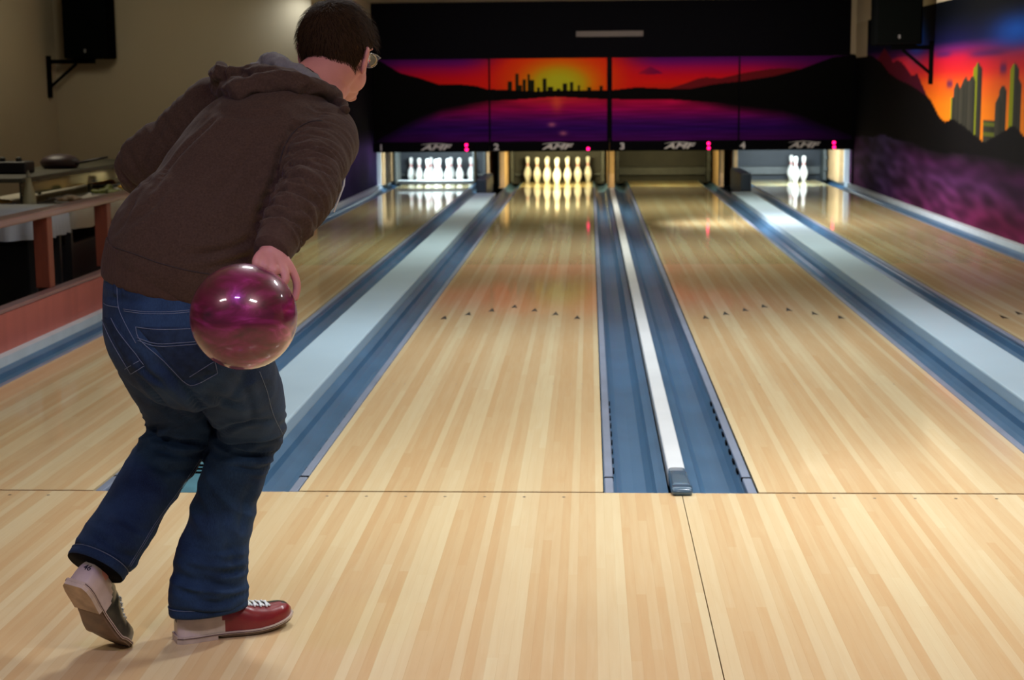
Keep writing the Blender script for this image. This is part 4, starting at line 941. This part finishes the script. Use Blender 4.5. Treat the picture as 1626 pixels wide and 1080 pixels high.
limb(bm, [(.145, -1.795, .85, .105, .120, *RW), (.158, -1.755, .78, .110, .115, *RW), (.168, -1.68, .70, .102, .104, *RW), (.172, -1.57, .615, .092, .094, *RW), (.163, -1.485, .545, .084, .086, *RW), (.134, -1.485, .475, .078, .080, *FR), (.107, -1.495, .40, .078, .076, *FR), (.084, -1.505, .32, .083, .073, *FR), (.063, -1.515, .24, .090, .070, *FR), (.052, -1.520, .17, .097, .069, *FR), (.047, -1.522, .090, .100, .069, *FR)], 32, 4)
limb(bm, [(.02, -1.72, .85, .100, .115, *RW), (-.005, -1.68, .78, .108, .112, *RW), (-.015, -1.60, .70, .102, .102, *RW), (-.015, -1.51, .61, .093, .092, *RW), (-.018, -1.465, .54, .086, .086, *RW), (-.045, -1.485, .48, .086, .080, *RW), (-.080, -1.535, .42, .084, .076, *RW), (-.115, -1.59, .355, .085, .073, *RW), (-.150, -1.645, .295, .088, .072, *RW), (-.172, -1.68, .255, .092, .072, *RW)], 32, 4)
me = fuse(bm, 0.0052, 20, 0.5)
def jeans_disp(p, n):
    v = 0.0045*fold(p, 8, 1.0, 0.5)+0.0018*fold(p, 24, 6.0, 0.7)
    for (c, wd, k, a, dirv) in ((KR+V3(0, -.05, -.02), .085, 30, .016, V3(.30, .1, 1)), (KL+V3(-.02, -.05, -.005), .080, 30, .014, V3(-.35, .1, 1)), (V3(.10, -1.86, .735), .10, 22, .009, V3(.7, .3, .8)), (V3(-.02, -1.72, .70), .09, 24, .008, V3(-.5, .2, .9)), (V3(.06, -1.58, .15), .10, 26, .010, V3(.25, 0, 1)), (V3(.09, -1.56, .36), .12, 17, .007, V3(.8, 0, .8)), (V3(-.15, -1.70, .32), .10, 20, .007, V3(.3, .3, .9)), (V3(.17, -1.75, .66), .11, 16, .008, V3(-.5, .2, .8))):
        g_ = exp(-((p-c).length/wd)**2)
        if g_ > 0.02: v += 1.7*a*g_*(0.45-abs(noise.noise(V3(p.dot(dirv)*k, p.dot(RW)*5, c.x*50)))*2.3)
    return v
JC_ = [([(352, 702), (390, 707), (435, 698), (457, 688)], .009, .010), ([(358, 716), (400, 726), (450, 712)], .008, .008), ([(368, 740), (405, 746), (442, 738)], .008, .006), ([(345, 688), (372, 678), (405, 670), (440, 668)], .009, .006),
 ([(238, 688), (270, 700), (330, 704)], .009, .010), ([(242, 712), (290, 724), (338, 714)], .008, .008), ([(236, 735), (270, 748), (315, 745)], .008, .005), ([(255, 575), (290, 612), (330, 660), (350, 698)], .010, .010), ([(225, 600), (262, 645), (310, 676)], .010, .006),
 ([(215, 560), (235, 590), (262, 606)], .009, .006), ([(300, 618), (340, 632), (385, 640)], .010, .005), ([(385, 600), (396, 640), (402, 668)], .010, .004), ([(298, 900), (340, 915), (405, 902)], .009, .007), ([(286, 938), (340, 956), (398, 940)], .009, .008), ([(330, 925), (370, 935), (406, 925)], .007, .005),
 ([(300, 872), (335, 880), (375, 872)], .009, .004), ([(155, 852), (195, 880), (232, 888)], .009, .006), ([(180, 815), (215, 838), (250, 846)], .010, .004), ([(345, 790), (362, 850), (376, 905)], .012, .005), ([(400, 760), (388, 810), (380, 850)], .012, .004), ([(165, 470), (200, 478), (240, 476)], .008, .003)]
cj = crease_field(me, JC_)
displace(me, lambda p, n: jeans_disp(p, n)+cj(p))
# leg ends stay closed; the hems' black caps paint the shade inside
jb = bvh_of(me)
jeans = link('jeans', me, M_den, person, True)
def hem_ring(name, c, nrm, a, b_, wd, m):
    bq = BM(); nrm = nrm.normalized()
    tube(bq, [(c+nrm*0.010, a-.001, b_-.001, wd), (c+nrm*0.004, a+.001, b_+.001, wd), (c-nrm*0.014, a+.0005, b_+.0005, wd), (c-nrm*0.018, a-.004, b_-.004, wd)], 48); bq.faces.ensure_lookup_table()
    (bq.faces[-2] if (bq.faces[-2].calc_center_median()-c).dot(nrm) > 0 else bq.faces[-1]).material_index = 1; m = [m, M_black]  # bottom cap coloured black as the shaded inside of the leg
    o = obj(name, bq, m, jeans, True); 
    for s in (-.004, .0):
        pass
    bq = BM(); W, D = frame_of(nrm, wd); pts = [c-nrm*0.013+W*((a+.0012)*cos(2*pi*k/60))+D*((b_+.0012)*sin(2*pi*k/60)) for k in range(61)]
    wire(bq, pts, 0.0009, 5); obj('hem_stitch', bq, M_st, o, True)
hem_ring('trouser_hem', V3(.046, -1.522, .085), V3(.04, -.01, -1), .100, .068, FR, M_den)
hem_ring('trouser_hem', V3(-.180, -1.690, .244), V3(-.45, -.70, -.80), .086, .067, RW, M_den)
def patch(name, corners, nu, nv, off, m, parent):
    bq = BM(); (tl, tr_, br, bl) = corners; grid = []
    for j in range(nv+1):
        row = []
        for i in range(nu+1):
            u, v = i/nu, j/nv
            x = (tl[0]*(1-u)+tr_[0]*u)*(1-v)+(bl[0]*(1-u)+br[0]*u)*v; y = (tl[1]*(1-u)+tr_[1]*u)*(1-v)+(bl[1]*(1-u)+br[1]*u)*v
            q = ray_hit(jb, x, y, off if (0 < i < nu and 0 < j < nv) else 0.0002); row.append(None if q is None else bq.verts.new(q))
        grid.append(row)
    for j in range(nv):
        for i in range(nu):
            vs = (grid[j][i], grid[j][i+1], grid[j+1][i+1], grid[j+1][i])
            if all(vs) and max((vs[0].co-v.co).length for v in vs[1:]) < 0.03: bq.faces.new(vs)
    return obj(name, bq, m, parent, True)
pk = patch('back_pocket', [(217, 519), (330, 519), (344, 592), (291, 604)], 18, 16, 0.0028, M_den2, jeans)
pk2 = patch('back_pocket', [(162, 503), (178, 505), (230, 580), (209, 593)], 10, 16, 0.0028, M_den2, jeans)
for pts in ([(217, 519), (250, 523), (300, 522), (330, 519)], [(219, 536), (250, 545), (300, 543), (335, 538)], [(220, 540), (250, 549), (300, 547), (335, 542)], [(217, 519), (224, 540), (262, 574), (291, 604)], [(291, 604), (307, 611), (344, 592)], [(344, 592), (341, 575), (334, 562)], [(300, 598), (325, 582), (338, 574)]): seam('pocket_stitch', jb, pts, M_st, pk, 0.0007, 0.0034, 5)
for pts in ([(162, 503), (178, 540), (209, 593)], [(209, 593), (231, 580)], [(178, 505), (192, 530), (230, 578)], [(200, 585), (222, 572)]): seam('pocket_stitch', jb, pts, M_st, pk2, 0.0007, 0.0034, 5)
SM = [('yoke_seam', [(196, 491), (230, 495), (270, 495), (305, 492)]), ('yoke_seam', [(197, 494), (230, 498), (270, 498), (305, 495)]), ('back_seam', [(186, 452), (188, 486), (198, 512), (216, 545)]), ('yoke_seam', [(155, 470), (168, 484), (188, 488)]), ('side_seam', [(412, 590), (424, 622), (433, 656), (449, 690)]), ('side_seam', [(452, 714), (438, 757), (424, 810), (407, 858), (388, 905)]), ('side_seam', [(321, 729), (302, 757), (282, 786), (250, 830), (228, 866), (207, 900)]), ('side_seam', [(318, 729), (299, 757), (279, 786), (247, 830), (225, 866), (204, 900)]), ('waist_seam', [(196, 438), (225, 450), (262, 462), (300, 472)])]
for nm, pts in SM: seam(nm, jb, pts, M_st, jeans, 0.0007, 0.0006, 5)
for x in (183, 196): patch('belt_loop', [(x-3, 447), (x+3, 449), (x+3, 472), (x-3, 470)], 3, 6, 0.004, M_den2, jeans)

# ---------------- bowling shoes
M_wh = mat('cream_leather', (0.60, 0.50, 0.47), 0.45, var=(22, 0.14), coat=0.15); M_rd = mat('red_leather', (0.20, 0.008, 0.014), 0.35, var=(18, 0.15), coat=0.35)
M_gn = mat('dark_green_leather', (0.020, 0.024, 0.016), 0.35, var=(18, 0.2), coat=0.35); M_so = mat('welt_sole', (0.52, 0.43, 0.36), 0.5, var=(30, 0.18)); M_so2 = mat('worn_outsole', (0.16, 0.10, 0.06), 0.6, var=(20, 0.35)); M_ht = mat('heel_rubber', (0.42, 0.30, 0.20), 0.6, var=(26, 0.3))
M_la = mat('white_lace', (0.75, 0.80, 0.80), 0.7)
WID = [(0, .022), (.04, .031), (.12, .0355), (.28, .034), (.42, .036), (.55, .043), (.68, .0485), (.80, .047), (.90, .038), (.96, .026), (1.0, .006)]
HGT = [(0, .066), (.05, .080), (.14, .086), (.30, .090), (.42, .086), (.52, .072), (.64, .057), (.78, .047), (.90, .041), (.96, .032), (1.0, .014)]
CEN = [(0, 0), (.3, 0.0), (.6, -.004), (1.0, .006)]
def shoe(M, right, flex, label_mats, group_name):
    """M maps heel-origin foot space (x forward, y left, z up) to the world; flex bends the toes up"""
    LEN = 0.302; sd = bpy.data.objects.new('bowling_shoe', None); COL.objects.link(sd); sd.parent = person; sd.location = M.to_translation(); sd.matrix_parent_inverse = Matrix.Translation(-person.location)
    base = M.to_translation()
    def F(s, y, z):
        x = s*LEN; zz = z+0.026*max(0, (s-.62)/.38)**2*(0.6 if right else 1)
        if flex and s > .66:
            d = (s-.66)*LEN; a = flex*min(1, d/0.03); x = .66*LEN+d*cos(a)-z*sin(a)*min(1, d/.02); zz = z*cos(a)+d*sin(a)
        elif not flex and s < .35: pass
        return M @ V3(x, y, zz)
    out_mat, in_mat = label_mats; sgn = -1 if right else 1     # lateral side sign in y (left = +)
    ns, nk = 44, 22; bq = BM(); rows = []
    for i in range(ns+1):
        s = i/ns; w_ = line_y(s, WID); h = line_y(s, HGT); c = line_y(s, CEN)*sgn*-1
        row = []
        for k in range(nk+1):
            th = pi*k/nk; e_ = 0.62 if s > .4 else 0.5
            y = c-w_*math.copysign(abs(cos(th))**(0.8), cos(th)); z = 0.016+h*0.96*(sin(th)**e_)
            if s < .45: y = c+(y-c)*(1-0.25*max(0, (z-.05)/.05))
            row.append(bq.verts.new(F(s-0.006*0, y, z)))
        rows.append(row)
    def mi(s, k):
        th = pi*(k+.5)/nk; z01 = sin(th); 
        if s < .39-0.25*(z01**.55)**2.6: return 0
        left = cos(th) < 0
        lat = (not left) if right else left
        # (k=0 is y=-w: right side)
        if s > .9 and abs(cos(th)) < .25: return 2
        return 1 if lat == (True) else 2
    for i in range(ns):
        for k in range(nk):
            f = bq.faces.new((rows[i][k], rows[i+1][k], rows[i+1][k+1], rows[i][k+1])); f.material_index = mi((i+.5)/ns, k)
    bq.faces.new(rows[0]); bq.faces.new(rows[-1][::-1])
    up_ = obj('upper', bq, [M_wh, out_mat, in_mat], sd, True, local=False)
    ub = bvh_of(up_.data)
    # welt/outsole
    bq = BM(); rr2 = []
    for i in range(ns+1):
        s = i/ns; w_ = line_y(s, WID)+.0045; c = line_y(s, CEN)*sgn*-1; ss = -0.012+s*1.026
        zt = 0.0175; zb = 0.0095+0.0*(s)
        if not right or True: zb = 0.0105
        rr2.append([bq.verts.new(F(ss, c+y, z)) for y, z in ((-w_, zb), (-w_-.0006, (zt+zb)/2), (-w_, zt), (w_, zt), (w_+.0006, (zt+zb)/2), (w_, zb))])
    for i in range(ns):
        for k in range(6):
            f = bq.faces.new((rr2[i][k], rr2[i+1][k], rr2[i+1][(k+1) % 6], rr2[i][(k+1) % 6])); f.material_index = 1 if k == 5 else 0
    bq.faces.new(rr2[0]); bq.faces.new(rr2[-1][::-1]); obj('welt', bq, [M_so, M_so2], sd)
    bq = BM(); rr3 = []
    for i in range(ns+1):
        s = .30+.70*i/ns; w_ = line_y(s, WID)*(0.98)+.001; c = line_y(s, CEN)*sgn*-1; ss = -0.012+s*1.02
        z0 = 0.004 if s > .38 else 0.010-(s-.3)*.075
        rr3.append([bq.verts.new(F(ss, c+y, z)) for y, z in ((-w_, z0), (-w_, .0104), (w_, .0104), (w_, z0))])
    for i in range(ns):
        for k in range(4): bq.faces.new((rr3[i][k], rr3[i+1][k], rr3[i+1][(k+1) % 4], rr3[i][(k+1) % 4]))
    bq.faces.new(rr3[0]); bq.faces.new(rr3[-1][::-1]); obj('outsole', bq, M_so2, sd)
    bq = BM(); rr4 = []
    for i in range(17):
        s = .33*i/16; w_ = line_y(s, WID)+.004; c = 0; ss = -0.014+s*1.02
        rr4.append([bq.verts.new(F(ss, c+y, z)) for y, z in ((-w_+.001, -0.0005), (-w_, .0100), (w_, .0100), (w_-.001, -0.0005))])
    for i in range(16):
        for k in range(4):
            f = bq.faces.new((rr4[i][k], rr4[i+1][k], rr4[i+1][(k+1) % 4], rr4[i][(k+1) % 4])); f.material_index = 1 if k == 3 else 0
    bq.faces.new(rr4[0]); bq.faces.new(rr4[-1][::-1]); obj('heel', bq, [M_so, M_ht], sd)
    # piping line round the welt
    for s_ in (-1, 1):
        bq = BM(); wire(bq, [F(-0.012+(i/30)*1.02, line_y(i/30, CEN)*sgn*-1+s_*(line_y(i/30, WID)+.0052), .0135) for i in range(31)], 0.0011, 5); obj('welt_line', bq, mat('welt_dark', (0.08, 0.04, 0.05), 0.6), sd)
    # laces: crossed bars over the instep with eyelets
    def top(s, yy):
        w_ = line_y(s, WID); h = line_y(s, HGT); a = max(-1, min(1, yy/w_)); th = math.acos(-a); z = .016+h*.96*(sin(th)**(0.62 if s > .4 else .5)); return F(s, -w_*math.copysign(abs(cos(th))**.8, cos(th)), z+.003)
    bq = BM(); 
    for k in range(6):
        s1 = .50+k*.052; s2 = s1+.030
        for sg in (-1, 1):
            tube(bq, [(top(s1+(s2-s1)*q/6, sg*(-.019+.038*q/6)), .0034, .0016, FR) for q in range(7)], 8)
    obj('laces', bq, M_la, sd, True)
    for k in range(6):
        for sg in (-1, 1):
            bq = BM(); ell(bq, top(.50+k*.052, sg*.021), (.0032, .0032, .0032), None, 8, 6); obj('eyelet', bq, mat('eyelet', (0.8, 0.82, 0.85), 0.3, metal=0.6), sd, True)
    # size number on the heel counter
    for txt, zc, size, sx in (('46', .058, .021, 1.0), ('AMF', .076, .011, 1.6)):
        tm = text_mesh(txt, size, 0.0, 0.0004, 0, sx)
        for v in tm.vertices:
            a = -v.co.x/0.030*0.9; yy = sin(a)*.05+ (-.006 if right else -.004); zz = zc+v.co.y
            o_ = M @ V3(-0.08, yy*-1*-1, zz); d_ = (M.to_3x3() @ V3(1, -yy*4, 0)).normalized(); h_ = ub.ray_cast(o_, d_)
            v.co = (h_[0]-d_*0.0006) if h_[0] is not None else M @ V3(-0.002, yy, zz)
        link('size_mark', tm, mat('ink', (0.02, 0.02, 0.03), 0.6), sd)
    return sd
MRs = Matrix.Translation((-.034, -1.543, .0008)) @ Matrix((FR, FRn, V3(0, 0, 1))).transposed().to_4x4()
shoe(MRs, True, 0, (M_rd, M_gn), 'r')
ax = V3(.11, .56, -.76).normalized(); zu = V3(.36, .76, .54); zu = (zu-ax*zu.dot(ax)).normalized(); ay_ = zu.cross(ax)
MLs = Matrix.Translation((-.216, -1.765, .212)) @ Matrix((ax, ay_, zu)).transposed().to_4x4()
shoe(MLs, False, 0.30, (M_rd, M_gn), 'l')
